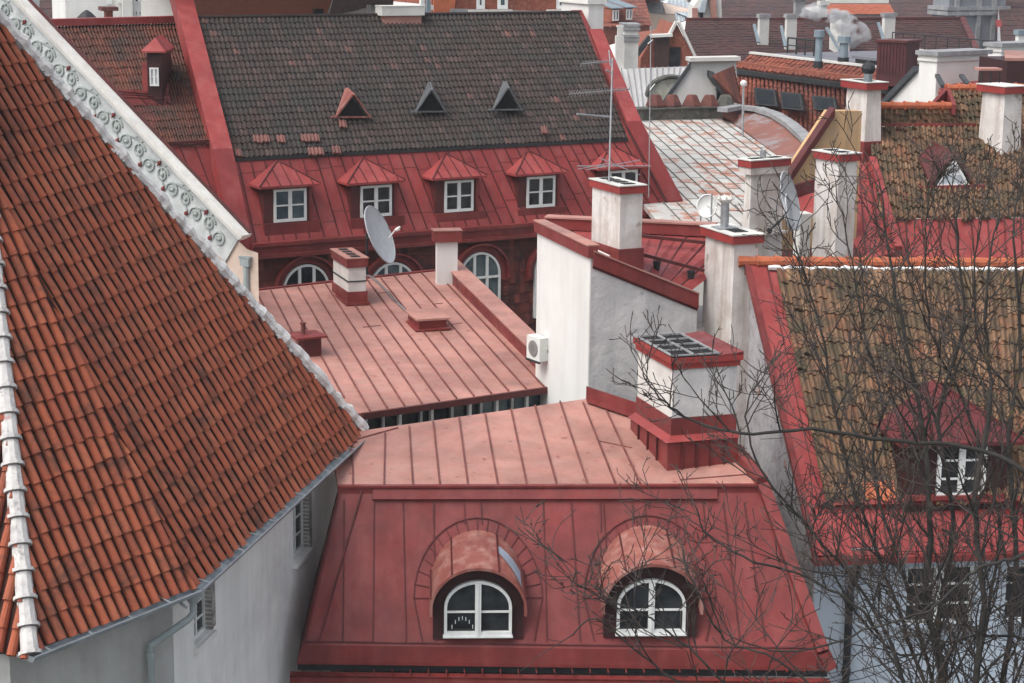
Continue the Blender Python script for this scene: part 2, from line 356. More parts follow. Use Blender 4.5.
def chimney(parent, pl, pc, pr, yt, yb, d, yaw=18, caph=.22, over=.05, body='white', capm='fired', topm='conc', flues=3, extra=.8, flash=None, name='chimney', flashm='redm', taper=0, label=None, fl_h=.035, band=None, bot=None):
    """upright stack: near corner at pixel (pc, yt..yb), side edges at pl and pr, distance d. yt is where the cap ends above the corner"""
    C = bot.copy() if bot is not None else V(pc, yb, d)
    a = az(-yaw); b = az(90-yaw)
    La, Lb = solveL(C, a, pl), solveL(C, b, pr); H = hsolve(C, yt)
    Ct = atz(C, C.z+H-caph)
    m = MB(); o = atz(C, C.z-extra)
    if taper:
        P0 = [o, o+b*Lb, o+b*Lb+a*La, o+a*La]; t = taper
        P1 = [atz(p, Ct.z) for p in (o+(a+b)*t, o+b*(Lb-t)+a*t, o+b*(Lb-t)+a*(La-t), o+a*(La-t)+b*t)]
        for i in range(4): j = (i+1) % 4; m.face([P0[i], P0[j], P1[j], P1[i]])
        m.face(P1)
    else: m.box(o, b*Lb, a*La, UP*(Ct.z-o.z))
    if band:
        for zb, hb, ob in band: m.box(atz(C, Ct.z-zb)-(a+b)*ob, b*(Lb+2*ob), a*(La+2*ob), UP*hb)
    part = obj(name, m, body, parent, label)
    m = MB(); q = Ct-(a+b)*over; m.box(q, b*(Lb+2*over), a*(La+2*over), UP*caph)
    obj('chimney_cap', m, capm, part)
    m = MB(); q2 = Ct-(a+b)*(over+.02)+UP*caph; m.box(q2, b*(Lb+2*over+.04), a*(La+2*over+.04), UP*.025)
    if topm: obj('top_plate', m, topm, part)
    if flues:
        m = MB(); zt = UP*(caph+.026)
        lon, lat, L1, L2 = (a, b, La, Lb) if La >= Lb else (b, a, Lb, La)
        for i in range(flues):
            s = L1/flues; w = s*.62
            m.box(Ct+zt+lon*(s*(i+.5)-w/2)+lat*L2*.24, lon*w, lat*L2*.5, UP*.012)
        obj('flue_opening', m, 'hole', part)
    if flash:
        m = MB(); oo = .035
        m.box(C-(a+b)*oo-UP*.5, b*(Lb+2*oo), a*(La+2*oo), UP*(.5+flash))
        obj('chimney_flashing', m, flashm, part)
    return part, C, a, b, La, Lb, Ct+UP*(caph+.03)
def arcpts(o, e, z, r, a0, a1, n, rz=None):
    rz = rz or r
    return [o+e*(r*math.cos(a0+(a1-a0)*i/n))+z*(rz*math.sin(a0+(a1-a0)*i/n)) for i in range(n+1)]
# ================================================================== A: big orange tiled roof at the left
def bA():
    E0, E1, E2 = U(30, 648, 10), U(190, 585, 10), U(362, 430, 10)
    root = thing('old_church_building', 'big steep orange barrel tile roof over old cream walls filling the left side', 'building', Vec((-8, 31, 0)))
    e1, e2 = hdir(E0, E1), hdir(E1, E2)
    pt = math.radians(61)
    def up(e): return Vec((-e.y, e.x, 0))*math.cos(pt)+UP*math.sin(pt)
    u1, u2 = up(e1), up(e2)
    n1, n2 = e1.cross(u1).normalized(), e2.cross(u2).normalized()
    H = on(0, 330, (E0, n1)); W = on(0, 22, (E1, n2)); W2 = on(231, 262, (E1, n2))
    fo = n1.cross(n2).normalized(); fo = fo if fo.z > 0 else -fo
    Z = 25.4
    def to(p, d, z=Z): return p+d*((z-p.z)/d.z)
    hd = (H-E0).normalized(); wd = (W-E2).normalized()
    TH, TF, TW = to(E0, hd), to(E1, fo), to(E2, wd)
    def region(E, e, u, n, Wd, tw, tl, c0, s0, L):
        A = E+e*c0+u*L; B = E+e*(c0+Wd)+u*L; C = E+e*(c0+Wd)-u*.03; D = E+e*c0-u*.03
        m = MB(); tiles(m, A, B, C, D, int(Wd/tw), int(L/tl), BAR if tw < .25 else BA2, .10 if tw < .25 else .06, .02, .35, s0, .14, slip=.03, pan=1); return m
    nf1 = fo.cross(n1).normalized(); nf1 = nf1 if nf1.dot(e1) < 0 else -nf1
    nh = hd.cross(n1).normalized(); nh = nh if nh.dot(e1) > 0 else -nh
    roof = MB()
    m1 = region(E0, e1, u1, n1, 8.4, .21, .37, -2.5, 5, 11).clip([(E1, nf1), (E0, nh), (Vec((0, 0, Z)), -UP)])
    nf2 = fo.cross(n2).normalized(); nf2 = nf2 if nf2.dot(e2) > 0 else -nf2
    nw = wd.cross(n2).normalized(); nw = nw if nw.dot(e2) < 0 else -nw
    m2 = region(E1, e2, u2, n2, 10.5, .30, .37, -.6, 6, 11).clip([(E1, nf2), (E2, nw), (Vec((0, 0, Z)), -UP)])
    o1 = obj('tiled_roof', m1, ['tA', 'panA'], root); obj('tiled_roof', m2, ['tA', 'panA'], root)
    # fold filler: displaced and broken tiles over the bend
    # left face seen as a sliver, and the far faces
    a0 = U(-60, 640, 10.0); e0 = hdir(a0, E0)
    A0 = a0+(TH-E0)-e0*0; m = MB(); TL = a0+hd*((Z-16)/hd.z)
    n0 = (E0-a0).cross(TH-a0).normalized()
    nl = hd.cross(n0).normalized(); nl = nl if nl.dot(e0) < 0 else -nl
    uu = Vec((-e0.y, e0.x, 0)); uu = (uu-n0*uu.dot(n0)); 
    uu = n0.cross(e0).normalized(); uu = uu if uu.z > 0 else -uu
    q = E0-e0*3.9-uu*.1; w = e0*4.4
    tiles(m, q+uu*9, q+w+uu*9, q+w, q, 21, 24, BAR, .10, .03, .35, 9, .14, slip=.03, pan=1)
    m.clip([(E0, nl), (Vec((0, 0, Z)), -UP)]); obj('tiled_roof', m, ['tA', 'panA'], root)
    m = MB(); back = [TH, TF, TW]; bk = atz(TW, 16)+Vec((-3, 4, 0)); bl = Vec((-13, 30, 16))
    m.face([E2, TW, bk]); m.face([TW, TH, bl, bk]); m.face([TH, TF, TW]); m.face([q+uu*9, TH, bl, q])
    obj('rear_roof', m, 'tK', root)
    # walls, set back below the eave
    s = .32
    i1 = Vec((-e1.y, e1.x, 0))*s; i2 = Vec((-e2.y, e2.x, 0))*s
    w1 = E1+i1*1.0+e1*-.02; w1 = E1+(i1+i2)*.52
    w0 = E0+i1-e1*.1; w2 = E2+i2
    zt = 15.86
    # wall along e2 with two window openings
    wp = vplane(w1, w2); L2 = (atz(w2, 0)-atz(w1, 0)).length; ex = hdir(w1, w2)
    def cu(px, py):
        p = on(px, py, wp); return (p-w1).dot(ex), p.z
    n_out = Vec((ex.y, -ex.x, 0))
    rects = []
    for (xl, xr, yt, yb) in ((194.5, 212.5, 572, 647), (293.5, 309.5, 491, 563)):
        ul, zb = cu(xl, yb); ur, _ = cu(xr, yb-8); _, zt_ = cu(xl, yt); rects.append((ul, ur, zb, min(zt_, zt-.12)))
    base = atz(w1, 0)
    m = MB(); us = [0]
    for (a, b, c, d) in rects: us += [a, b]
    us.append(L2)
    th = -n_out*.45
    for i in range(len(us)-1):
        a, b = us[i], us[i+1]
        if i % 2 == 0: m.box(base+ex*a, ex*(b-a), th, UP*zt)
        else:
            r = rects[i//2]; m.box(base+ex*a, ex*(b-a), th, UP*r[2]); m.box(base+ex*a+UP*r[3], ex*(b-a), th, UP*(zt-r[3]))
    obj('side_wall', m, 'churchw', root)
    for k, (a, b, c, d) in enumerate(rects):
        o = base+ex*a+UP*c-n_out*.17
        f = rect_window(root, o, ex, b-a, d-c, 2, 4, n_out, .05, .03, ('window', 'window_pane'))
        m = MB(); m.box(base+ex*(a-.03)+UP*(c-.10)-n_out*.16, ex*(b-a+.06), n_out*.24, UP*.09); obj('window_sill', m, 'whitec', f)
        m = MB(); rd = random.Random(k+4); z = c                     # bare brick edge of the far reveal
        m.box(base+ex*(b+.003)+UP*(c+.02)-n_out*.165, ex*.16, n_out*.169, UP*(d-c-.04))
        while z < d-.08:
            hh = .075; m.box(base+ex*(b-.015)+UP*z-n_out*.12, ex*(.04+rd.random()*.10), n_out*(.12+.006+rd.random()*.015), UP*hh*.7); z += hh
        obj('bare_brick_jamb', m, 'brickg', f)
    m = MB(); q0 = atz(w0, 0); q1 = atz(w1, 0)
    far = U(-60, 640, 10); far = atz(far, 0)+i1
    m.prism([q0, q1, q1+i1*1.4, q0+i1*1.4], UP*zt); m.prism([far, q0, q0+i1*1.4, far+i1*1.4], UP*(zt-.003)); obj('front_wall', m, 'churchw', root)
    bb = Vec((-12.5, 30, 0)); cc = atz(w2, 0)
    m.prism([cc, cc+Vec((-2.5, 3, 0)), cc+Vec((-2.5, 3, 15.9)), atz(cc, 15.9)], Vec((-.3, -.1, 0))); obj('rear_wall', m, 'churchw', root); m = MB(); m.prism([far, bb, atz(bb, 15.9), atz(far, 15.9)], Vec((.2, .1, 0)))
    obj('rear_wall', m, 'churchw', root)
    m = MB(); m.prism([atz(x, 15.80) for x in (E0, E1, E2, E2+i2*2, E1+i1+i2, E0+i1*2)], UP*.06); obj('eave_soffit', m, 'churchw', root)
    # hip tiles, verge mortar
    m = MB(); n = 22; Lh = (TH-E0).length; st = .40
    x = hd.cross(UP).normalized(); k = 0; p = E0-hd*.1
    while k*st < Lh:
        a = p+hd*k*st; b = a+hd*(st*.97); m.tube([a, lerp(a, b, .08), lerp(a, b, .1), b], [.155, .155, .135, .12], 10); k += 1
        m.tube([a+hd*.0, a+hd*.05], [.17, .17], 10)
    obj('hip_tile_row', m, 'hip', root, smooth=False)
    m = MB(); rd = random.Random(2); Lw = (TW-E2).length; pts = []; rr = []
    t = -.05
    while t < Lw:
        pts.append(E2+wd*t+n2*(.05+rd.uniform(-.015, .02))-nw*rd.uniform(-.03, .03)); rr.append(.115+rd.uniform(-.03, .03)); t += .13
    m.tube(pts, rr, 8)
    for i in range(70):
        q = E2+wd*rd.uniform(0, Lw)+nw*rd.uniform(.06, .16)+n2*.06; r = rd.uniform(.03, .06)
        m.tube([q, q+wd*r*2], [r, r*.5], 5)
    obj('verge_mortar', m, 'mortar', root)
    # gutter: half round trough with a rolled front edge
    m = MB()
    for a, b, ii in ((E0-e1*.12, E1, i1), (E1, E2+e2*.1, i2)):
        e = (b-a).normalized(); o = -ii.normalized()*.13-UP*.02; N = 7; r = .095
        pr = [(-ii.normalized())*(r*math.cos(PI*k/N))+UP*(-r*math.sin(PI*k/N)-.03) for k in range(N+1)]
        for k in range(N): m.face([a+o+pr[k], b+o+pr[k], b+o+pr[k+1], a+o+pr[k+1]])
        for k in (0,): m.tube([a+o+pr[0], b+o+pr[0]], .016, 6)
        L = (b-a).length; t = .3
        while t < L: m.bar(a+e*t+o+pr[0]+UP*.0, a+e*t+ii*.3+UP*.02, .03, .008); t += .8
        for k in (0, 1):
            p = (a, b)[k]; m.face([p+o+x for x in pr])
    obj('gutter', m, 'zinc', root)
    m = MB(); g = E1-(i1+i2).normalized()*.05-UP*.14
    m.lathe(g-UP*.2, [(.05, 0), (.06, .05), (.13, .16), (.14, .2)], 14)
    wn1 = (w1, Vec((e1.y, -e1.x, 0))); d1 = on(150, 646, (w1+wn1[1]*.1, wn1[1]))
    m.tube([g-UP*.12, g-UP*.3, lerp(g-UP*.35, d1, .12), d1, d1-UP*.15, atz(d1, 0)], .058, 12)
    m.tube([d1-UP*.1, d1-UP*.2], .068, 12); m.tube([lerp(g, d1, .2), lerp(g, d1, .24)], .066, 12)
    obj('downspout', m, 'pipe', root, smooth=False)
bA()
# ================================================================== B: ornamental raking cornice
def bB():
    P0 = V(258, 252, 45.5); P1 = V(-60, -50, 49.0); root = thing('ornate_gable_house', 'beige gable with white raking cornice of stucco scrolls behind the orange roof', 'building', atz(P0, 0))
    pl = vplane(P0, P1); n = pl[1] if pl[1].y < 0 else -pl[1]
    Q = lambda x, y: on(x, y, pl)
    ex = hdir(P1, P0)
    m = MB(); poly = [Q(-60, -44), Q(247, 249), Q(258, 253), atz(Q(258, 253), 0), atz(Q(-60, -44), 0)]
    m.prism(poly, az(-40)*5); obj('gable_wall', m, 'beige', root)
    # frieze band, standing proud
    a, b, c, d = Q(-30, -46), Q(241, 236), Q(226, 262), Q(-30, -8)
    m = MB(); m.prism([a, b, c, d], n*.05); obj('frieze_band', m, 'frieze', root)
    ax = (b-a).normalized(); L = (b-a).length
    m = MB(); p0, p1 = Q(-32, -57), Q(247, 238)
    r = (p1-p0).normalized(); nn = n.cross(r).normalized(); nn = nn if nn.z > 0 else -nn
    m.box(p0-nn*.02, p1-p0, n*.30, nn*.10); m.box(p0+nn*.08, p1-p0+r*.05, n*.36, nn*.10)
    m.box(p0-nn*.10, p1-p0-r*.05, n*.16, nn*.08)
    obj('raking_cornice', m, 'white', root)
    m = MB(); m.box(p0+nn*.185, p1-p0+r*.02, n*.1, nn*.03); obj('cornice_flashing', m, 'reddk', root)
    # scrolls: a wave of spirals along the band
    m = MB(); mr = MB(); k = 0; cl = lerp(lerp(a, d, .5), lerp(b, c, .5), 0); ce = lerp(b, c, .5); ax = (ce-cl).normalized(); LL = (ce-cl).length
    ay = n.cross(ax).normalized(); ay = ay if ay.z > 0 else -ay; st = .44; prev = None
    while k*st < LL-.2:
        s = 1 if k % 2 else -1; o = cl+ax*(k*st+.2)+ay*(.05*s)+n*.06
        pts = []; 
        for i in range(26):
            t = i/25; ang = s*(t*3.3*PI)+PI*.5*(1-s)+.6; rr = .19*(1-t*.85)
            pts.append(o+ax*rr*math.cos(ang)+ay*rr*math.sin(ang))
        m = MB(); m.tube(pts, [.026+.012*math.sin(PI*i/25) for i in range(26)], 5)
        m.lathe(o, [(.05, -.02), (.05, .03), (.02, .05)], 8, n)
        if prev is not None:
            pp = [lerp(prev, pts[0], t)+ay*s*.1*math.sin(PI*t) for t in (0, .25, .5, .75, 1)]
            m.tube(pp, [.035, .03, .026, .03, .03], 5)
            for t_, sgn in ((.35, 1), (.65, 1)):
                q = lerp(prev, pts[0], t_)+ay*s*.08; m.tube([q, q+ay*s*.09+ax*.05], [.03, .008], 5)
        prev = pts[4]
        qq = o-ax*.22+ay*.17*s+n*.01
        if k % 2 == 0 or k % 4 == 1: mr.lathe(qq, [(.05, -.02), (.055, .03), (.02, .05)], 7, n); mr.tube([qq+n*.02, qq+n*.02-ay*.1*s], [.04, .012], 5); obj('rosette', mr, 'rose', root); mr = MB()
        obj('stucco_scroll', m, 'scroll', root); k += 1
    m = MB(); h0 = Q(247, 254)+n*.12
    m.box(h0-ex*.13-UP*.28, ex*.26, -n*.18, UP*.2); m.box(h0-ex*.16-UP*.1, ex*.32, -n*.2, UP*.05)
    m.tube([h0-UP*.2-n*.08, atz(h0, 0)-n*.08], .075, 10); m.bar(h0-UP*.9-ex*.1, h0-UP*.9+ex*.1, .1, .04)
    obj('downspout', m, 'pipe', root)
bB()
# ================================================================== D: central building
def lean_poly(*a): return a
def bD():
    r0, r1 = U(196, 18, 3.1), U(579, 13, 3.1); b0, b1 = U(232, 158, 6.95), U(627, 138, 6.95); m0, m1 = U(250, 243, 9.35), U(669, 211, 9.35)
    root = thing('dormered_mansard_building', 'long building with blackened tile roof over a red mansard with five dormers', 'building', atz(lerp(m0, m1, .5), 0))
    e = hdir(m0, m1); n = Vec((e.y, -e.x, 0)); n = n if n.y < 0 else -n
    m = MB(); tiles(m, r0, r1, b1, b0, 88, 21, PAN, .06, .035, .45, 11)
    tr = obj('tiled_roof', m, 'tD', root)
    sn = (r1-r0).cross(b0-r0).normalized(); sn = sn if sn.z > 0 else -sn
    rp = (r0, sn)
    for x0, x1, y, k in ((252, 268, 137, 4), (276, 283.5, 137, 2), (300, 318, 136, 5), (307, 322, 149.5, 4), (331, 339, 148, 2), (234, 240, 151, 2), (338, 345, 122, 2), (540, 546, 128, 2)):
        m = MB(); a_, b_, c_, d_ = [on(x, yy, rp)+sn*.05 for x, yy in ((x0, y), (x1, y-.5), (x1+1.5, y+6.5), (x0+1.5, y+7))]
        tiles(m, a_, b_, c_, d_, k, 1, PAN, .055, .03, .5, 9); obj('replaced_tiles', m, 'tP', tr)
    m = MB(); m.bar(r0+UP*.02, r1+UP*.02, .22, .06); obj('ridge_tiles', m, 'tD', root)
    # rear slope + walls
    back = -n*10.5
    m = MB(); m.face([r0, r1, b1+back, b0+back]); obj('rear_roof', m, 'tK', root)
    # mansard
    m = MB(); rd = random.Random(4); N = 34
    ts = [(i+.5+rd.uniform(-.12, .12))/N for i in range(N)]
    seams(m, b0+UP*-.03, b1+UP*-.03, m1, m0, N, .028, .03, 1, 2, 8, .06, ts=ts)
    ms = obj('mansard_roof', m, ['red', 'seam'], root)
    m = MB(); m.box(b0-UP*.1-n*.0+n*.0, b1-b0, n*.07, UP*.1); obj('eave_board', m, 'dark', root)
    # moulded gutter cornice
    m = MB(); m.box(m0-UP*.11, (m1-m0), n*.28, UP*.11); m.box(m0-UP*.34-n*.1, (m1-m0), n*.30, UP*.228); m.box(m0-UP*.46-n*.1, (m1-m0), n*.42, UP*.118)
    obj('gutter_cornice', m, 'redm', root)
    for t in (.13, .31, .52, .66): 
        pass
    # wall below, hung with tiles
    w0, w1 = atz(m0, 0)+n*.0, atz(m1, 0)+n*.0
    zt = m0.z-.46
    m = MB(); m.prism([w0, w1, w1+back, w0+back], UP*zt); obj('front_wall', m, 'tK', root)
    m = MB(); A, B = atz(w0, zt)+n*.04, atz(w1, zt)+n*.04; D, C = A-UP*6, B-UP*6
    tiles(m, A, B, C, D, 78, 17, FLT, .02, .03, .8, 21); obj('tile_hung_wall', m, 'tW', root)
    # gable ends
    m = MB(); 
    for s, (r, b, mm) in ((0, (r0, b0, m0)), (1, (r1, b1, m1))):
        ee = -e if s == 0 else e
        m.prism([r, b, mm, atz(mm, 0), atz(b+back, 0), b+back], ee*.12)
    obj('gable_wall', m, 'redm', root)
    # arched windows in the hung wall
    wp = (A+n*.02, n)
    for (xc, yb, yt, hw) in ((306, 330, 264, 23), (392, 316, 262, 23), (479, 322, 252, 20), (553, 318, 247, 20)):
        c = on(xc, yb, wp); o = on(xc-hw, yb, wp); w = (on(xc+hw, yb, wp)-o).length; T = on(xc, yt, wp).z; h = T-o.z
        r = w/2; f = MB(); g = MB(); o = atz(c, o.z)-e*w/2; cz = h-r; cc = o+e*r+UP*cz
        outer = arcpts(cc, e, UP, r, 0, PI, 16); inner = arcpts(cc, e, UP, r-.07, 0, PI, 16)
        for i in range(16): f.prism([outer[i], outer[i+1], inner[i+1], inner[i]], n*.09)
        f.box(o, e*.07, UP*cz, n*.09); f.box(o+e*(w-.07), e*.07, UP*cz, n*.09); f.box(o, e*w, UP*.08, n*.1)
        for t in (.36, .67): f.box(o+e*(w*t-.045), e*.09, UP*(cz+math.sqrt(max(r*r-(w*t-r)**2, 0))-.03), n*.08)
        f.box(o+UP*(cz-.12), e*w, UP*.07, n*.085)
        fo = obj('arched_window', f, 'paint', root)
        g.prism([o+e*.03+UP*.03, o+e*(w-.03)+UP*.03]+arcpts(cc, e, UP, r-.03, 0, PI, 16), n*.03); obj('window_pane', g, 'glassb' if xc > 330 else 'glass', fo)
        hd_ = MB(); q = arcpts(cc, e, UP, r+.30, -.25, PI+.25, 20); p = arcpts(cc, e, UP, r+.04, -.25, PI+.25, 20)
        for i in range(20): hd_.prism([q[i], q[i+1], p[i+1], p[i]], n*.06)
        q2 = arcpts(cc+n*.06, e, UP, r+.30, -.15, PI+.15, 20); p2 = arcpts(cc+n*.06, e, UP, r+.24, -.15, PI+.15, 20)
        for i in range(20): hd_.prism([q2[i], q2[i+1], p2[i+1], p2[i]], n*.16)
        obj('arch_hood', hd_, 'redm', fo)
    # dormers
    fp = (m0-n*.18, n)
    mn = (b1-b0).cross(m0-b0).normalized()
    for k, (xl, xr, yt, yb) in enumerate(((273.5, 306, 189.5, 222.5), (360, 391, 186, 217.5), (444, 472.5, 181, 212.5), (526, 554, 177, 208), (608, 636, 171, 202))):
        o = on(xl, yb, fp); w = (on(xr, yb-.5, fp)-o).dot(e); h = on(xl, yt, fp).z-o.z
        root_d = None; wl, wr = .30, .20; zb = m0.z+.05
        fl = o-e*wl; fl.z = zb; W = w+wl+wr; Hh = o.z+h+.13-zb
        m = MB(); m.box(fl, e*W, -n*1.6, UP*Hh)
        dd = obj('dormer', m, 'reddk', root)
        m = MB(); m.box(fl-e*.03+n*.003+UP*.02, e*(W+.25), n*.10, UP*(o.z-zb-.04)); m.box(fl+e*(W-.10)+n*.003+UP*(o.z-zb), e*.10, n*.03, UP*(h+.05))
        obj('dormer_apron', m, 'redm', dd)
        rect_window(dd, o+n*.005, e, w, h, 2, 2, n, .075, .045, pm=('glassb', 'glass', 'glass', 'glass', 'glass')[k], mull=.12)
        if k == 0:
            pass
        z = UP*Hh; ov = .22
        FL, FR = fl+z-e*ov+n*.25, fl+z+e*(W+ov*.8)+n*.25; BL, BR = FL-n*1.9, FR-n*1.9
        A_ = fl+z+e*W/2-n*.75+UP*.62; AB = A_-n*1.6
        m = MB(); m.prism([FL, FR, BR, BL], -UP*.07, 0)
        m.face([FL, FR, A_]); m.face([FL, A_, AB, BL]); m.face([FR, BR, AB, A_])
        for t in (.16, .34, .52, .70, .88):
            p = lerp(FL, FR, t)
            # seam runs straight back until it meets a hip
            tt = min((t)/.5, (1-t)/.5)*.98
            A0 = lerp(FL, FR, .5); vec = (A_-A0); q = p+vec*tt; m.bar(p+UP*.005, q+UP*.005, .022, .025, UP, 1)
        m.bar(FL, A_, .035, .035, UP, 1); m.bar(FR, A_, .035, .035, UP, 1)
        obj('dormer_roof', m, ['red', 'seam'], dd)
    # triangular roof vents
    for k, (xl, xr, yb, xt, yt) in enumerate(((334, 368, 119.5, 345, 91), (414, 443, 114, 428, 85), (491, 519, 112, 503, 84))):
        L_, R_ = on(xl, yb, rp), on(xr, yb, rp); c = lerp(L_, R_, .5); w = (R_-L_).length
        T = atz(c, 0)+UP*(c.z+.72)+n*.05; Bk = on(xt+1, yt-1, rp)
        L_, R_, T, Bk = [p+sn*.07 for p in (L_, R_, T, Bk)]
        m = MB()
        th = .05
        for s, q in ((1, L_), (-1, R_)):
            nn = (T-q).cross(Bk-q).normalized(); nn = nn if nn.z > 0 else -nn
            m.prism([q+n*.12, T+n*.12, Bk], nn*th)
        m.bar(L_-e*.1, R_+e*.1, .12, .05)
        v = obj('roof_vent', m, ('hood', 'dark', 'dark')[k] if k == 0 else ('ventz'), root)
        m = MB(); m.prism([L_+e*.06-n*.02, R_-e*.06-n*.02, T-UP*.08-n*.02], -n*.03); obj('vent_opening', m, 'hole', v)
    # verge parapets
    def para(pts, w, h, side, mats=('red', 'reddk')):
        ob = None
        for i in range(len(pts)-1):
            a, b = pts[i], pts[i+1]
            m.prism([a+UP*-.5, b+UP*-.5, b+UP*h, a+UP*h], side*w, 0)
    m = MB(); l0 = r0+(r0-b0)*.28; 
    para([l0, r0, b0+n*.05, m0+n*.10-UP*.02], .62, .30, -e); obj('verge_parapet', m, 'red', root)
    m = MB(); rr = r1
    pl_ = (r1+e*.0, e)
    a = on(571, 11, (r1+UP*0, e)); b_ = on(589, 46, (r1, e))
    P = [on(571, 10, pl_), on(589, 47, pl_)]
    mt = lerp(r1, b1, .26); pk = on(589, 29, (r1+e*.05, e))
    m.prism([P[0], P[1]+UP*.0, P[1]-UP*.7, P[0]-UP*.8], e*.45)
    q = [pk, b1+UP*.55, m1+UP*.35]
    m.prism([q[0], q[1], q[2], q[2]-UP*1., q[1]-UP*1.2, q[0]-UP*1.5], e*.55)
    obj('verge_parapet', m, 'red', root)
    m = MB(); m.prism([q[0]-UP*.12, q[1]-UP*.12, q[2]-UP*.12, q[2]-UP*.24, q[1]-UP*.24, q[0]-UP*.24], -e*.05); m.prism([q[0]-UP*.9, q[1]-UP*.75, q[2]-UP*.5, q[2]-UP*.65, q[1]-UP*.95, q[0]-UP*1.1], -e*.16); obj('parapet_flashing', m, 'reddk', root)
    # chimneys on it
    chimney(root, 561, 588, 603, -3, 40, 69, 28, .25, .08, 'whitec', 'whitec', 'conc', 0, 1.5)
    chimney(root, 380, 384, 420, 6.5, 19, 64.5, 26, .3, .12, 'conc', 'conc', 'conc', 0, .6, .15, flashm='pink')
    chimney(root, 435.5, 437, 457.5, 231, 290, 53.5, 12, .3, .1, 'whitec', 'redm', 'pink', 0, 2.5, label=None)
    return root
bD()
# ================================================================== C: sooty tiled wing at the left rear
def bC():
    a, b = U(40, 27, 3.35), U(186, 23, 3.35); c, d = U(217, 143, 6.55), U(95, 150, 6.55)
    e = hdir(a, b); n = Vec((e.y, -e.x, 0)); n = n if n.y < 0 else -n
    root = thing('sooty_tiled_wing', 'sooty red ribbed tile roof with one small tall dormer between scroll cornice and red parapet', 'building', atz(lerp(c, d, .5), 0))
    sn = (b-a).cross(d-a).normalized(); sn = sn if sn.z > 0 else -sn; rp = (a, sn)
    m = MB(); tiles(m, a, b, c, d, 44, 16, BAR, .07, .02, .8, 31, .1); obj('tiled_roof', m, 'tC', root)
    m = MB(); m.bar(a+UP*.02, b+UP*.02, .4, .22); obj('ridge_flashing', m, 'red', root)
    m = MB(); f0, f1 = U(140, 248, 9.3), U(251, 240, 9.3); seams(m, d-UP*.05, c-UP*.05, f1, f0, 8, .03, .03, 1, 1, 5); obj('mansard_roof', m, ['red', 'seam'], root)
    m = MB(); m.bar(d+sn*.02, c+sn*.02, .14, .1); obj('eave_flashing', m, 'reddk', root)
    m = MB(); m.prism([atz(f0, 0), atz(f1, 0), atz(f1, 0)-n*9, atz(f0, 0)-n*9], UP*16.3); m.face([a, b, atz(b-n*7, 16.3), atz(a-n*7, 16.3)]); obj('wall', m, 'churchw', root)
    m = MB()
    pa, pb = on(181, 33, rp), on(206, 140, rp); m.prism([pa+sn*.0, pb+sn*.0, pb+e*.5, pa+e*.5], sn*.12); obj('side_flashing', m, 'redm', root)
    # tall narrow dormer
    L_, R_ = on(146, 100, rp), on(162, 101, rp)
    e_, n_ = e, n; e, n = az(88), az(178); o = L_+n*.25+e*.1; w = (R_-L_).dot(e)*.95; h = 1.5
    m = MB(); m.box(o-UP*.1, e*w, -n*2.2, UP*(h+.1)); dd = obj('dormer', m, 'maroon', root)
    z = UP*h; FL, FR, BL, BR = o+z-e*.15+n*.12, o+z+e*(w+.15)+n*.12, o+z-e*.15-n*1.9, o+z+e*(w+.15)-n*1.9
    A_ = o+z+e*w/2-n*.35+UP*.38; m = MB(); m.prism([FL, FR, BR, BL], -UP*.05); m.face([FL, FR, A_]); m.face([FL, A_, A_-n*1.5, BL]); m.face([FR, A_, A_-n*1.5, BR]); obj('dormer_roof', m, 'red', dd)
    rect_window(dd, o+n*.01+e*(w*.18)+UP*.45, e, w*.64, .55, 2, 2, n, .045, .035, pm='glassl')
    m = MB(); m.prism([on(141, 66, rp), on(146, 66, rp), on(148, 104, rp), on(142, 100, rp)], sn*.15); m.prism([on(161, 66, rp), on(165, 66, rp), on(169, 106, rp), on(163, 106, rp)], sn*.15)
    obj('cheek_flashing', m, 'redm', dd)
    e, n = e_, n_
    m = MB(); q = [on(112, 97, rp), on(150, 100, rp), on(168, 109, rp), on(125, 109, rp)]
    seams(m, q[0]+sn*.3, q[1]+sn*.3, q[2]+sn*.12, q[3]+sn*.12, 1, .03, .03); 
    for t in (.25, .5, .75): m.bar(lerp(q[0], q[3], t)+sn*.3, lerp(q[1], q[2], t)+sn*.26, .03, .03, sn, 1)
    obj('snow_board', m, ['redm', 'seam'], root)
    m = MB(); ws = [on(118, 112, rp), on(154, 112, rp), on(154, 141, rp), on(142, 141, rp)]; m.prism(ws, sn*.13); obj('valley_flashing', m, 'reddk', root)
    chimney(root, 143.5, 146, 182, -9, 31, 66.5, 8, .9, .06, 'white', 'conc', 'conc', 0, 1.5, .12, flashm='red')
    lad = thing('roof_ladder', 'short rusty ladder lying on the sooty tiles below the small dormer', 'ladder', on(185, 135, rp))
    m = MB(); x0, x1 = on(179, 110, rp)+sn*.12, on(180, 139, rp)+sn*.12; y0, y1 = on(192, 110, rp)+sn*.12, on(193.5, 139, rp)+sn*.12
    m.tube([x0, x1], .025, 6); obj('side_rail', m, 'clay', lad); m = MB(); m.tube([y0, y1], .025, 6); obj('side_rail', m, 'clay', lad)
    for t in (.1, .3, .5, .7, .9):
        m = MB(); m.tube([lerp(x0, x1, t), lerp(y0, y1, t)], .02, 6); obj('rung', m, 'clay', lad)
bC()
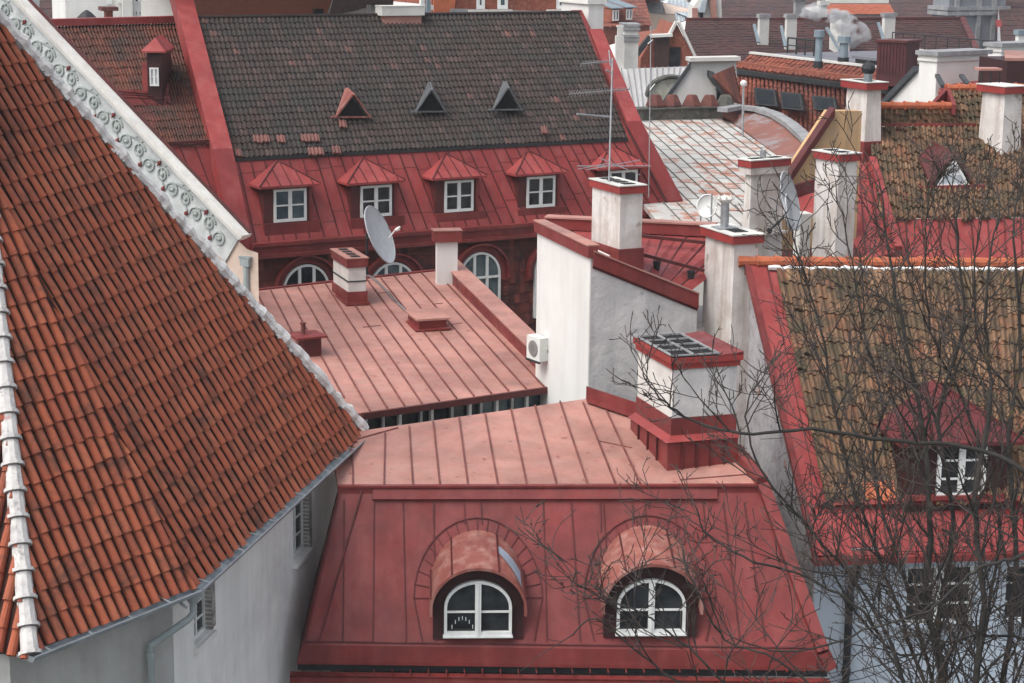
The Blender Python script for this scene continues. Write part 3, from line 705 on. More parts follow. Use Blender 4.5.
# ================================================================== E: low red roof with hatch
def bE():
    pl = plane(U(361, 412, 10.4), U(552, 385, 10.4), U(350, 280, 9.7))
    t0, t1, e1, e0 = on(205, 296, pl), on(442, 270, pl), on(552, 386, pl), on(361, 413, pl)
    e0x = on(240, 432, pl)
    root = thing('low_sheet_roof_building', 'low faded red sheet roof with small hatch and banded chimney in the middle', 'building', atz(lerp(e0, e1, .5), 0))
    e = hdir(e0, e1); n = Vec((e.y, -e.x, 0)); n = n if n.y < 0 else -n
    m = MB(); m.prism([t0, t1, e1, e0, e0x], -UP*.12)
    sn = pl[1] if pl[1].z > 0 else -pl[1]
    # seams (measured on the photo): top x -> bottom x along the eave
    T = lambda s: lerp(t0, t1, s); B = lambda s: lerp(on(314, 421, pl), e1, s)
    N = 11
    for i in range(-4, N):
        s = (i+.5)/N; a = on(291+ (442-291)*s, 287-17*s+.8, pl); b = on(361+(552-361)*s, 413-27*s-.6, pl)
        if i < 0: b = lerp(a, b, .9)
        m.bar(a, b, .03, .035, sn, 1)
    for s, v0, ln in ((.28, .42, .1), (.62, .48, .22), (.5, .15, .08), (.78, .3, .05)):
        a = lerp(on(291+151*s, 287-17*s, pl), on(361+191*s, 413-27*s, pl), v0); m.bar(a, a+e*ln*5, .03, .012, sn, 1)
    obj('sheet_roof', m, ['pink', 'seamp'], root)
    m = MB(); m.box(e0-UP*.13+n*.01, e1-e0, n*.09, UP*.14); obj('eave_trim', m, 'reddk', root)
    m = MB(); m.bar(t0, t1, .10, .04, sn); obj('ridge_trim', m, 'redm', root)
    # clerestory
    zt = e0.z-.13
    s0 = on(330, 417, (e0-n*.3, n)); s1 = atz(e1, 0)-n*.3
    s0 = atz(s0, 0)
    m = MB(); m.prism([s0, s1, s1-n*9, s0-n*9], UP*(zt-1.25)); obj('wall', m, 'white', root)
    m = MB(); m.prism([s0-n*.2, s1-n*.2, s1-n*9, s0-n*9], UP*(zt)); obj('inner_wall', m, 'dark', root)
    L = (s1-s0).length; 
    posts = [365, 382, 399, 420, 431, 451, 469, 480, 496, 511, 526, 545]
    for i, x in enumerate(posts):
        p = on(x, 412, (s0, n)); m = MB(); m.box(atz(p, zt-1.25), e*.07, -n*.1, UP*1.25); obj('window_post', m, 'steel' if i % 2 else 'paint', root)
    m = MB(); m.box(atz(s0, zt-1.25)-n*.12, s1-s0, -n*.03, UP*1.25); cg = obj('clerestory_glass', m, 'glass', root)
    m = MB(); 
    p, q = on(482, 410, (s0-n*.1, n)), on(545, 410, (s0-n*.1, n)); m.box(atz(p, zt-.75), q-p-UP*(q-p).z, n*.01, UP*.65); obj('bluish_pane', m, 'glassb', cg)
    # right parapet
    m = MB(); a, b = on(440, 272, pl), on(555, 388, pl); d = hdir(b, a); s = Vec((d.y, -d.x, 0)); s = s if s.x > 0 else -s
    m.prism([a-UP*.3, b-UP*.3, b+UP*.34, a+UP*.34], s*.42); pp = obj('verge_parapet', m, 'redm', root)
    m = MB(); m.prism([a+UP*.342-s*.05, b+UP*.342-s*.05, b+UP*.342+s*.48, a+UP*.342+s*.48], UP*.04); obj('parapet_coping', m, 'pink', pp)
    # chimney with straps
    part, C, aa, bb, La, Lb, top = chimney(root, 333.5, 348.5, 366, 259, 307, 48.2, 20, .22, .05, 'white', 'redm', 'pink', 4, .9, .36, bot=on(348.5, 305.5, pl))
    m = MB()
    for zz in (.62, 1.0):
        q = C+UP*zz-(aa+bb)*.02; m.box(q, bb*(Lb+.04), aa*(La+.04), UP*.03)
    obj('iron_strap', m, 'dark', part)
    m = MB(); q = C-(aa+bb)*.09+UP*.0; m.prism([q+UP*.02, q+bb*(Lb+.18), q+bb*(Lb+.18)+aa*(La+.18), q+aa*(La+.18)], UP*.07); obj('chimney_kerb', m, 'redm', part)
    # hatch
    c0 = on(419, 331, pl); a = az(-17); b = az(70)
    La, Lb = 1.15, .72
    h = thing('roof_hatch', 'small flat red roof hatch box on the faded sheet roof', 'roof hatch', c0)
    m = MB(); m.box(c0-UP*.1, b*Lb, a*La, UP*.36); obj('hatch_box', m, 'redm', h)
    m = MB(); q = c0+UP*.262-(a+b)*.08; m.box(q, b*(Lb+.16), a*(La+.16), UP*.05); obj('hatch_lid', m, 'pink', h)
    m = MB(); q = c0-(a+b)*.12; m.prism([q+UP*.01, q+b*(Lb+.24)+UP*.02, q+b*(Lb+.24)+a*(La+.24)+UP*.05, q+a*(La+.24)+UP*.04], UP*.03); obj('hatch_flashing', m, 'redm', h)
    # cable
    pts = [(366, 276), (372, 279), (379, 285), (386, 292), (392, 300), (398, 305), (405, 312)]
    m = MB(); P = [on(x, y, pl)+sn*.03 for x, y in pts]; m.tube(P, .022, 6); m.tube([p+e*.06+sn*.02*math.sin(i*2.) for i, p in enumerate(P)], .014, 5)
    obj('roof_cable', m, 'cable', None, 'loose grey cable running from dish pole to the roof hatch', 'cable', loc=P[0])
    # small red stack with tin cap at the left
    c = on(309, 357, pl); st = thing('flat_capped_stack', 'small dark red stack with wide flat lid behind the orange roof edge', 'chimney stack', c)
    m = MB(); aa, bb = az(-28), az(62); m.box(c-UP*.9-bb*.1, bb*.42, aa*.42, UP*1.35); obj('stack_body', m, 'reddk', st)
    m = MB(); q = c+UP*.452-bb*.35-aa*.12; m.box(q, bb*.78, aa*.75, UP*.05); obj('stack_lid', m, 'redm', st)
    m = MB(); q = c+UP*.5+bb*-.02+aa*.3; m.tube([q, q+UP*.24], .055, 10); m.tube([q+UP*.24, q+UP*.28], .075, 10); obj('vent_tube', m, 'clay', st)
    # satellite dish on a pole
    pb = on(367, 276, pl); d0 = thing('satellite_dish', 'large grey satellite dish edge-on, on a pole by the banded chimney', 'satellite dish', pb)
    dep = proj(pb)[2]; pt_ = V(367, 232, dep)
    m = MB(); m.tube([pb-UP*.2, pb+UP*(pt_.z-pb.z)], .035, 8); obj('pole', m, 'dark', d0)
    cen = V(380, 234.5, dep-.35); ax = (az(88)*.92+UP*.42+az(180)*.30).normalized()    # looking right and up
    mk_dish(d0, cen, ax, .78, .16, 'dish', math.radians(0))
    m = MB(); m.tube([pb+UP*(pt_.z-pb.z-.15), cen-ax*.17], .04, 8); obj('bracket', m, 'dark', d0)
    m = MB(); tip = cen+ax*.75-UP*.0+az(88)*.15; lowp = cen-(UP-ax*ax.z).normalized()*.7+ax*.0
    tip = V(396, 229, dep-.6); m.tube([V(389, 238, dep-.5), tip], .02, 6); m.lathe(tip-UP*.03, [(.05, 0), (.05, .1)], 8, ax); m.tube([tip, tip+UP*.06+az(90)*.12], .03, 6); obj('receiver_arm', m, 'dishw', d0)
def mk_dish(root, cen, ax, R, depth, matn, tw=0, ry=None):
    ax = ax.normalized(); up = (UP-ax*ax.z).normalized(); sd = up.cross(ax)
    m = MB(); NR, NA = 6, 28; ry = ry or R*1.08
    for th in (0, .025):
        base = len(m.v)
        for i in range(NR+1):
            r = i/NR
            for k in range(NA):
                a = 2*PI*k/NA; m.v.append(tuple(cen+sd*(R*r*math.cos(a))+up*(ry*r*math.sin(a))+ax*(depth*r*r-depth-th)))
        for i in range(NR):
            for k in range(NA):
                j = (k+1) % NA; m.f.append([base+i*NA+k, base+i*NA+j, base+(i+1)*NA+j, base+(i+1)*NA+k]); m.m.append(0)
    rim = [cen+sd*(R*math.cos(2*PI*k/NA))+up*(ry*math.sin(2*PI*k/NA)) for k in range(NA+1)]
    m.tube(rim, .018, 5); o = obj('dish_reflector', m, matn, root, smooth=True); return o
bE()

# ================================================================== F: white fire wall and chimney, red roof behind
FP = {}
def bF():
    C = V(590.5, 246, 41.2); a = az(-18.5); b = az(71.5)
    La = solveL(C, a, 537.5); Lb = solveL(C, b, 699)
    A = C+a*La
    A = atz(A, 0)+UP*(C.z+hsolve(atz(A, C.z), 221)) if True else A
    B = C+b*Lb; B.z = C.z+hsolve(B, 293.5)
    root = thing('white_firewall_building', 'building with tall white and grey fire wall under sloping red coping, centre', 'building', atz(C, 0))
    A0 = atz(A, C.z+.0)
    m = MB(); m.prism([atz(C, 0), atz(A, 0), atz(A, A.z-.22), atz(C, C.z-.22)], b*.45); m.prism([atz(C, 0), atz(C, C.z-.22), atz(B, 0)], a*0.001) if False else None
    obj('white_wall', m, 'whitec', root)
    m = MB(); m.prism([atz(C, 0)+b*.003, atz(B, 0), atz(B, B.z-.25), atz(C, C.z-.25)+b*.003], -(-a)*.40) if False else m.prism([atz(C, 0)+b*.02-a*.012, atz(B, 0)-a*.012, atz(B, B.z-.25)-a*.012, atz(C, C.z-.25)+b*.02-a*.012], a*.5)
    obj('grey_wall', m, 'greyr', root)
    # copings
    m = MB(); o = -b*.07-a*.06
    m.prism([atz(C, C.z-.25)+o, atz(A, A.z-.25)+o+a*.1, atz(A, A.z)+o+a*.1, atz(C, C.z)+o], b*.22)
    obj('coping', m, 'redm', root)
    m = MB(); m.prism([atz(C, C.z)+o-b*.02, atz(A, A.z)+o+a*.1-b*.02, atz(A, A.z)+o+a*.1+b*.26, atz(C, C.z)+o+b*.26], UP*.03); obj('coping_top', m, 'pink', root)
    m = MB(); C2 = C+UP*-.12-a*.09+b*.05; B2 = B-a*.09
    m.prism([C2-UP*.30, B2-UP*.32, B2, C2], a*.62); obj('coping', m, 'redm', root)
    m = MB(); m.prism([C2+UP*.002-a*.03, B2+UP*.002-a*.03, B2+UP*.002+a*.65, C2+UP*.002+a*.65], UP*.035); obj('coping_top', m, 'pink', root)
    m = MB(); m.prism([C2-UP*.36-a*.0+a*.05, B2-UP*.38+a*.05, B2-UP*.32+a*.05, C2-UP*.30+a*.05], a*.2); obj('coping_flashing', m, 'reddk', root)
    # chimney on the corner
    q = C+b*.12+a*.35; 
    part, Cc, ca, cb, l1, l2, top = chimney(root, 591.5, 619.5, 641.5, 186.5, 246, 41.35, 26, .16, .05, 'whitew', 'fired', 'conc', 4, .25)
    m = MB(); qq = Cc-(ca+cb)*.04-UP*.62; m.box(qq, cb*(l2+.08), ca*(l1+.08), UP*.55); obj('chimney_flashing', m, 'redm', part)
    # red roof behind, falling away from the coping to the right
    rp = plane(C-UP*.28+b*.3, B-UP*.28+b*.3, C-UP*.28+b*.3+a*2)
    q0 = C-UP*.28+b*.25; q1 = q0+(B-C)*.78; r0 = U(546, 229, CAM.z-A.z+.44); r1 = U(760, 239, CAM.z-A.z+.44)
    sn = rp[1] if rp[1].z > 0 else -rp[1]
    m = MB()
    for i in range(8): s, t = i/8, (i+1)/8; m.face([lerp(q0, q1, s), lerp(q0, q1, t), lerp(r0, r1, t), lerp(r0, r1, s)])
    for x0, y0, x1, y1 in ((651, 240, 668, 272), (668, 238, 687, 280), (688, 238, 706, 284)):
        pass
    for i in range(1, 9): s = i/9.; m.bar(lerp(q0, q1, s)+UP*.003, lerp(r0, r1, s)+UP*.003, .03, .035, UP, 1)
    obj('sheet_roof', m, ['red', 'seam'], root)
    # rear parapet with a lighter top
    z = UP
    p = U(546, 228, CAM.z-A.z+.42); q = U(716, 236, CAM.z-A.z+.42)
    rp0, rp1 = p, q; m = MB(); m.bar(p, q, .3, .26, UP); pp = obj('rear_parapet', m, 'redm', root)
    m = MB(); m.bar(p+UP*.262, q+UP*.262, .38, .04, UP); obj('parapet_coping', m, 'pink', pp)
    p, q = on(566, 227, rp), on(708, 227, rp)
    m = MB(); 
    for y in (235.5, 246.5):
        f_ = (250-y)/25+.1; m.bar(lerp(lerp(q0, r0, f_), lerp(q1, r1, f_), .35)+UP*.2, lerp(lerp(q0, r0, f_), lerp(q1, r1, f_), 1)+UP*.2, .07, .07, UP)
    sg = obj('snow_guard', m, 'reddk', root)
    for x in (659, 696):
        m = MB(); t = lerp(lerp(q0, r0, .22), lerp(q1, r1, .22), .6 if x == 659 else .9)+UP*.2; m.tube([t, t-UP*.35], [.10, .04], 6); obj('guard_bracket', m, 'dark', sg)
    m = MB(); m.prism([atz(x, 0) for x in (q0+b*.2, q1, r1, r0)], UP*(B.z-.9)); obj('wall', m, 'white', root)
    # chimney at the right end
    part, Cc, ca, cb, l1, l2, top = chimney(root, 700.5, 730.5, 757.5, 236, 336, 42.0, 22, .18, .05, 'whitew', 'fired', 'conc', 1, 3.0, taper=.04)
    FP['c2'] = (Cc, ca, cb, l1, l2, top)
    v = top+ca*(l1*.62)+cb*(l2*.35)
    th = thing('chimney_cowl_pipe', 'short galvanised flue pipe with crown cowl on the white chimney by the dishes', 'flue pipe', v)
    m = MB(); m.box(v-ca*.2-cb*.22, cb*.44, ca*.4, UP*.03); obj('base_plate', m, 'steel', th)
    m = MB(); m.tube([v, v+UP*.55], .09, 12); 
    for i in range(7): m.tube([v+UP*(.12+i*.05), v+UP*(.14+i*.05)], .098, 12)
    obj('pipe', m, 'steel', th)
    m = MB(); m.lathe(v+UP*.55, [(.09, 0), (.16, .06), (.18, .1), (.08, .16)], 12)
    for k in range(8): m.tube([v+UP*.63+az(k*45)*.16, v+UP*.72+az(k*45)*.2], [.03, .015], 5)
    obj('cowl', m, 'conc', th)
    # air conditioner on the white wall
    wp = (C-b*.003, b)
    p = on(527, 362, (C-b*.5, -b)); d = proj(C+a*La)[2]; pb = V(536.5, 361.5, d-.02)
    ac = thing('air_conditioner', 'white outdoor air conditioner unit bracketed on the white fire wall', 'air conditioner', pb)
    aa, bb = az(-32), az(58)
    w, hh, dp = .34, .56, .26
    o = V(539.5, 362, d-.25)
    Lw = solveL(o, aa, 526.5); Ld = solveL(o, bb, 548); H = hsolve(o, 339)
    m = MB(); m.box(o, bb*Ld, aa*Lw, UP*H); case = obj('casing', m, 'acw', ac)
    m = MB(); fc = o+aa*Lw*.48+UP*H*.5-bb*.01
    for r in (.8, .55, .3): 
        pts = [fc+aa*(Lw*.42*r*math.cos(t*PI/10))+UP*(H*.4*r*math.sin(t*PI/10)) for t in range(21)]; m.tube(pts, .008, 4)
    obj('fan_grille', m, 'steel', case)
    m = MB(); m.lathe(fc-bb*.002, [(Lw*.34, 0), (Lw*.34, .006)], 18, -bb); obj('fan_opening', m, 'cable', case)
    m = MB(); m.bar(o-UP*.05, o+aa*Lw-UP*.05, .05, .04); obj('bracket', m, 'dark', ac); m = MB(); m.bar(o+bb*(Ld-.02)+UP*.2, o+bb*(Ld+.12)+UP*.2, .05, .03); obj('bracket', m, 'dark', ac)
    m = MB(); q = o+bb*(Ld*.8); m.tube([q+UP*.3, q+bb*.2+UP*.2, q+bb*.28-UP*.3, q+bb*.2-UP*1.2], .025, 6); m.tube([q+UP*.38, q+bb*.28+UP*.3, q+bb*.32-UP*.2], .015, 5); obj('refrigerant_hose', m, 'acw', ac)
bF()
# ================================================================== G: foreground mansard
def bG():
    g0, g1, g2 = U(338, 487, 10.4), U(762, 486, 10.4), U(585, 399, 9.7)
    pl = plane(g0, g1, g2); Q = lambda x, y: on(x, y, pl); sn = pl[1] if pl[1].z > 0 else -pl[1]
    m0 = U(303, 645, 12.95); m1 = on(822, 652, plane(g0, g1, m0))
    e = hdir(g0, g1); n = Vec((e.y, -e.x, 0)); n = n if n.y < 0 else -n
    root = thing('red_mansard_house', 'red sheet metal mansard house with two barrel dormers at the bottom centre', 'building', atz(lerp(m0, m1, .5), 0))
    m = MB(); m.prism([g0, g1, Q(733, 450), Q(700, 405), g2, Q(352, 432), Q(332, 447)], -UP*.15)
    for (x0, y0, x1, y1) in ((385, 433, 384, 486), (409, 427, 413, 486), (433, 422, 440, 486), (459, 418, 468, 486), (485, 414, 498, 486), (511, 410, 527, 486), (535, 406, 557, 486), (560, 402, 588, 486), (583, 403, 616, 486), (606, 410, 640, 484), (352, 436, 353, 486)):
        m.bar(Q(x0, y0), Q(x1, y1), .028, .035, sn, 1)
    m.bar(Q(348, 442), Q(398, 428), .03, .02, sn, 1); m.bar(Q(598, 441), Q(632, 448), .03, .012, sn, 1); m.bar(Q(680, 480), Q(755, 474), .03, .015, sn, 1)
    obj('sheet_roof', m, ['pink', 'seamp'], root)
    m = MB(); pts = [Q(x, y)+sn*.02 for x, y in ((455, 421), (462, 430), (459, 443), (468, 455), (492, 466), (520, 462), (548, 452))]
    # front skirt and mansard
    m = MB(); top0, top1 = g0-UP*.12+n*.02, g1-UP*.12+n*.02
    mn = (top1-top0).cross(m0-top0).normalized(); mn = mn if mn.y < 0 else -mn; mp_ = (top0, mn)
    rd = random.Random(3)
    m.prism([top0, top1, m1, m0], -mn*.08)
    xs = [(374, 373), (403, 406), (433, 436), (543, 547), (571, 580), (603, 612), (723, 740), (744, 765)]
    for xt, xb in xs: m.bar(on(xt, 502, mp_), on(xb, 641, mp_), .018, .028, mn, 1)
    for xt, yb, xb in ((464, 524, 465), (481, 524, 482), (632, 524, 634), (645, 522, 646), (674, 530, 677), (703, 540, 706), (434, 530, 434), (600, 532, 601)): m.bar(on(xt, 502, mp_), on(xb, yb, mp_), .016, .025, mn, 1)
    m.bar(on(362, 490, mp_), on(319, 641, mp_), .03, .04, mn, 1); m.bar(on(344, 500, mp_), on(343, 641, mp_), .022, .03, mn, 1)
    m.bar(on(303, 641.5, mp_), on(820, 648, mp_), .022, .03, mn, 1); m.bar(on(373, 500, mp_), on(373, 489, mp_), .03, .03, mn, 1)
    obj('mansard_roof', m, ['redm', 'seam'], root)
    m = MB(); a, b = on(373, 487.5, mp_), on(717, 486.5, mp_); c, d = on(717, 499.5, mp_), on(373, 500, mp_)
    m.prism([a, b, c, d], mn*.05); m.prism([a+mn*.05, b+mn*.05, b+mn*.05-UP*.05, a+mn*.05-UP*.05], mn*.05); m.bar(d+mn*.05+UP*.02, c+mn*.05+UP*.02, .05, .03, mn)
    m.bar(g0+UP*.0, g1+UP*.0, .12, .035, UP)
    m.box(g0-UP*.17+n*.004, g1-g0, n*.02, UP*.16); obj('upper_fascia', m, 'redm', root)
    # flared foot with a row of gutter clips, dark gap, lower fascia
    f0, f1 = U(297, 661, 13.25), m1+(U(297, 661, 13.25)-m0)+(m1-m0).normalized()*.25
    m = MB(); m.prism([m0, m1, f1, f0], -UP*.06); obj('flared_foot', m, 'redm', root)
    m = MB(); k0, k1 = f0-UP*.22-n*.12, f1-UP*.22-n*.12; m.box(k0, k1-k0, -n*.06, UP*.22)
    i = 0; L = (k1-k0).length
    obj('gutter_shadow_board', m, 'dark', root)  # dark board stands in for the shade in the gutter gap
    m = MB(); a, b = f0-e*.12-UP*.2, f1-UP*.2; m.box(a-UP*.03, b-a, n*.22, UP*.03); m.box(a+n*.19-UP*.19, b-a, n*.03, UP*.19)
    t = .2
    while t < L: m.box(a+e*t+n*.0, e*.02, n*.21, UP*.03); t += .33
    obj('gutter', m, 'redm', root)
    m = MB(); w0, w1 = atz(f0, 0)-n*.2+e*.5, atz(f1, 0)-n*.2; 
    bk0, bk1 = atz(Q(352, 432), 0)+e*.6, atz(Q(700, 405), 0)
    m.prism([w0, w1, bk1, bk0], UP*(f0.z-.4)); m.prism([atz(g0, 12)-n*.3+e*.3, atz(g1, 12)-n*.3, atz(Q(733,450), 12), atz(Q(700,405),12), atz(Q(590,400),12),atz(bk0, 12)], UP*2.8); obj('wall', m, 'churchw', root)
    m = MB(); m.prism([top0, m0, f0, f0-n*2.2, top0-n*.8], e*.05); obj('mansard_cheek', m, 'redm', root); m = MB(); m.prism([top1, m1, f1, f1-n*2, top1-n*.8], -e*.05); obj('mansard_cheek', m, 'redm', root)
    # right verge upstand
    m = MB(); a, b, c = Q(735, 452), g1+UP*.02, m1+UP*.0
    for p, q in ((a, b), (b, m1), (m1, f1)): m.bar(p, q, .22, .16, UP if p is a else mn)
    obj('verge_upstand', m, 'redm', root)
    m = MB(); p, q = Q(586, 399), Q(640, 417); m.prism([p, q, q+UP*.28, p+UP*.28], n*.06); m.prism([p+n*.06, q+n*.06, q+n*.3, p+n*.3], UP*.03); obj('wall_flashing', m, 'redm', root)
    # ---- chimney block
    C = Q(667, 471); a, b = az(-17.8), az(72.2)
    La, Lb = solveL(C, a, 630), solveL(C, b, 737)
    Hb = hsolve(C, 436)
    m = MB(); o = C-UP*.7
    m.box(o, b*Lb, a*La, UP*(Hb-.12+.7))
    for i in range(1, 4):
        s = i/4; m.bar(C+a*La*s-b*.004, C+a*La*s-b*.004+UP*(Hb-.14), .03, .035, -b, 1)
    for i in range(1, 5): s = i/5; m.bar(C+b*Lb*s-a*.004, C+b*Lb*s-a*.004+UP*(Hb-.14), .03, .035, -a, 1)
    base = obj('chimney_base', m, ['redm', 'seam'], root)
    m = MB(); t = .10; zt = C.z+Hb
    P = [C-(a+b)*.06, C+b*(Lb+.02)-a*.06, C+b*(Lb+.02)+a*(La+.02), C-b*.06+a*(La+.02)]; P = [atz(p, zt-.12) for p in P]
    I = [C+(a+b)*.2, C+b*(Lb)+a*.2, C+b*(Lb)+a*La, C+b*.2+a*La]; I = [atz(p, zt+.03) for p in I]
    for i in range(4): j = (i+1) % 4; m.face([P[i], P[j], I[j], I[i]])
    m.face(I); obj('base_skirt', m, 'red', base)
    Cu = C+(a*.0)+(a+b)*.12; Cu = atz(Cu, zt)
    L1, L2 = La-.16, Lb-.14
    Ht = hsolve(Cu, 368)
    m = MB(); m.box(Cu-UP*.1, b*L2, a*L1, UP*(Ht+.1-.02)); st = obj('chimney_stack', m, ['white'], root)
    m = MB(); m.box(Cu-(a+b)*.02-UP*.05, b*(L2+.04), a*(L1+.04), UP*.36); obj('chimney_flashing', m, 'redm', st)
    m = MB(); m.box(Cu+b*.0-a*.004+UP*.32, b*L2, a*.01-a*.01-a*.01, UP*(Ht-.36)); obj('cement_face', m, 'greyr', st)
    m = MB(); q = Cu+UP*(Ht-.02)-(a+b)*.05
    m.box(q, b*(L2+.1), a*(L1+.1), UP*.11); q = q-(a+b)*.04+UP*.112; m.box(q, b*(L2+.18), a*(L1+.18), UP*.11); obj('chimney_cap', m, 'fired', st)
    top = q+UP*.112
    W_, D_ = L2+.18, L1+.18
    m = MB(); m.box(top+b*.06+a*.06, b*(W_*.62), a*(D_-.12), UP*.02); obj('flue_opening', m, 'hole', st)
    m = MB(); z = top+UP*.03
    for i in range(5): m.bar(z+a*(.05+(D_-.12)*i/4)+b*.05, z+a*(.05+(D_-.12)*i/4)+b*(W_*.62+.07), .035, .03)
    for s in (.05, W_*.33, W_*.62+.07): m.bar(z+b*s+a*.04-UP*.003, z+b*s+a*(D_-.04)-UP*.003, .04, .03)
    obj('flue_grid', m, 'stone', st)
    m = MB(); p = top+b*(W_*.66); m.prism([p+UP*.01, p+a*D_+UP*.01, p+a*D_+b*W_*.34+UP*.06, p+b*W_*.34+UP*.06], -UP*.03); m.prism([p+b*W_*.34, p+b*W_*.34+a*D_, p+b*W_*.34+a*D_+UP*.06, p+b*W_*.34+UP*.06], -b*.03); obj('cap_upstand', m, 'redm', st)
    # ---- barrel dormers
    for k, (xc, xl, xr, yb, yspring, ytop, ril, rir) in enumerate(((478, 444, 511.5, 634, 606, 579.5, 431, 525), (650, 616, 684.5, 632, 604, 578, 601.5, 699))):
        base_pt = on(xc, 640, mp_); fpl = (base_pt+n*.02, n)
        o = on(xl, yb, fpl); w = (on(xr, yb, fpl)-o).dot(e); h = on(xc, ytop, fpl).z-o.z; zs = on(xc, yspring, fpl).z-o.z
        c = o+e*w/2+UP*zs; r = w/2; rz = h-zs
        ex0 = (on(rir, yspring, fpl)-on(ril, yspring, fpl)).dot(e)/2; R = ex0; Rz = R*.93
        # cheeks + front
        m = MB(); fz = o.z-.1
        out = [c-e*R*.96-UP*(c.z-fz), c+e*R*.96-UP*(c.z-fz)]+arcpts(c, e, UP, R*.96, 0, PI, 20, Rz*.96)
        m.prism(out, -n*1.35); dd = obj('barrel_dormer', m, 'maroon', root)
        m = MB(); N = 24; fr = .30
        oa = arcpts(c+n*fr, e, UP, R+.03, -.12, PI+.12, N, Rz+.03); ia = arcpts(c+n*fr, e, UP, R-.02, -.12, PI+.12, N, Rz-.02)
        for i in range(N): m.prism([oa[i], oa[i+1], ia[i+1], ia[i]], -n*1.9+UP*.36)
        for t in (3, 9, 16, 21): 
            p = oa[t]; m.bar(p, p-n*1.5+UP*.285, .025, .025, (p-c-n*fr).normalized(), 1)
        obj('barrel_roof', m, ['hood', 'seam'], dd, smooth=False)
        m = MB(); oa2 = arcpts(c+n*.003, e, UP, R-.03, -.0, PI, N, Rz-.03); ia2 = arcpts(c+n*.003, e, UP, r+.03, 0, PI, N, rz+.03)
        for i in range(N): m.prism([oa2[i], oa2[i+1], ia2[i+1], ia2[i]], n*.04)
        obj('arch_board', m, 'maroon', dd)
        # window
        m = MB(); oa = arcpts(c+n*.01, e, UP, r, 0, PI, 18, rz); ia = arcpts(c+n*.01, e, UP, r-.055, 0, PI, 18, rz-.055)
        for i in range(18): m.prism([oa[i], oa[i+1], ia[i+1], ia[i]], n*.09)
        q = o+n*.01; m.box(q, e*.055, UP*zs, n*.09); m.box(q+e*(w-.055), e*.055, UP*zs, n*.09); m.box(q, e*w, UP*.075, n*.10)
        m.box(q+e*(w/2-.055)+n*.012, e*.11, UP*(h-.03), n*.10); m.box(q+e*(w/2-.012)+n*.1, e*.024, UP*(h-.03), n*.03); m.box(q+UP*(zs-.10), e*w, UP*.028, n*.08)
        m.box(q-e*.02-UP*.035, e*(w+.04), UP*.035, n*.12)
        obj('window_frame', m, 'paint', dd)
        m = MB(); m.prism([q+e*.03+UP*.03+n*.0, q+e*(w-.03)+UP*.03]+arcpts(c+n*.01, e, UP, r-.04, 0, PI, 16, rz-.04), n*.03); obj('window_pane', m, 'glass', dd)
        # sill plate and the ring of small sheets on the mansard
        m = MB(); ring = []
        cc = on(xc, 583, mp_); up = (top0-m0); up = (UP-mn*UP.dot(mn)).normalized()
        R1, R2 = R+.33, R+.02
        bse = on(xc, 598, mp_)
        P = [bse+e*(R1*math.cos(t*PI/18))+up*(R1*1.28*math.sin(t*PI/18))+mn*.01 for t in range(19)]
        Q2 = [bse+e*(R2*math.cos(t*PI/18))+up*(R2*1.28*math.sin(t*PI/18))+mn*.01 for t in range(19)]
        for i in range(18): m.bar(P[i], P[i+1], .015, .022, mn)
        for i in range(0, 19, 1): 
            if i % 1 == 0: m.bar(Q2[i], P[i], .010, .014, mn)
        for s in (0, 18):
            foot = on(xc+(56 if s == 0 else -56), 641, mp_); m.bar(P[s], foot+mn*.01, .015, .022, mn)
        obj('flashing_seam_ring', m, 'seam', dd)
        if k == 0:
            ca = thing('candle_arch', 'small arch of white electric candles inside the left barrel dormer window', 'candle arch', q+e*w*.27+UP*.08+n*.03)
            for i in range(7):
                s = (i-3)/3.; p = q+e*(w*.27+s*.19)+UP*(.12+.17*(1-s*s))+n*.034; mc = MB(); mc.tube([p, p+UP*.07], .008, 5); obj('candle', mc, 'paint', ca)
            m = MB(); m.bar(q+e*(w*.27-.21)+UP*.10+n*.04, q+e*(w*.27+.21)+UP*.10+n*.04, .02, .02, UP); obj('arch_base', m, 'dark', ca)
            m = MB(); pat = []
            for i in range(6): 
                t = math.radians(22+i*7)
                pat.append((t))
            a0 = [c+UP*.19*(.30-.22+.12*i)+n*(.22-.12*i)+e*((R+.045)*math.cos(math.radians(30+i*7)))+UP*((Rz+.045)*math.sin(math.radians(30+i*7))) for i in range(6)]
            a1 = [c+UP*.19*(.30+.35+.06*i)+n*(-.35-.06*i)+e*((R+.045)*math.cos(math.radians(30+i*7)))+UP*((Rz+.045)*math.sin(math.radians(30+i*7))) for i in range(6)]
            for i in range(5): m.face([a0[i], a0[i+1], a1[i+1], a1[i]])
            obj('repair_patch', m, 'repair', dd, label='bare grey metal repair patch')
bG()
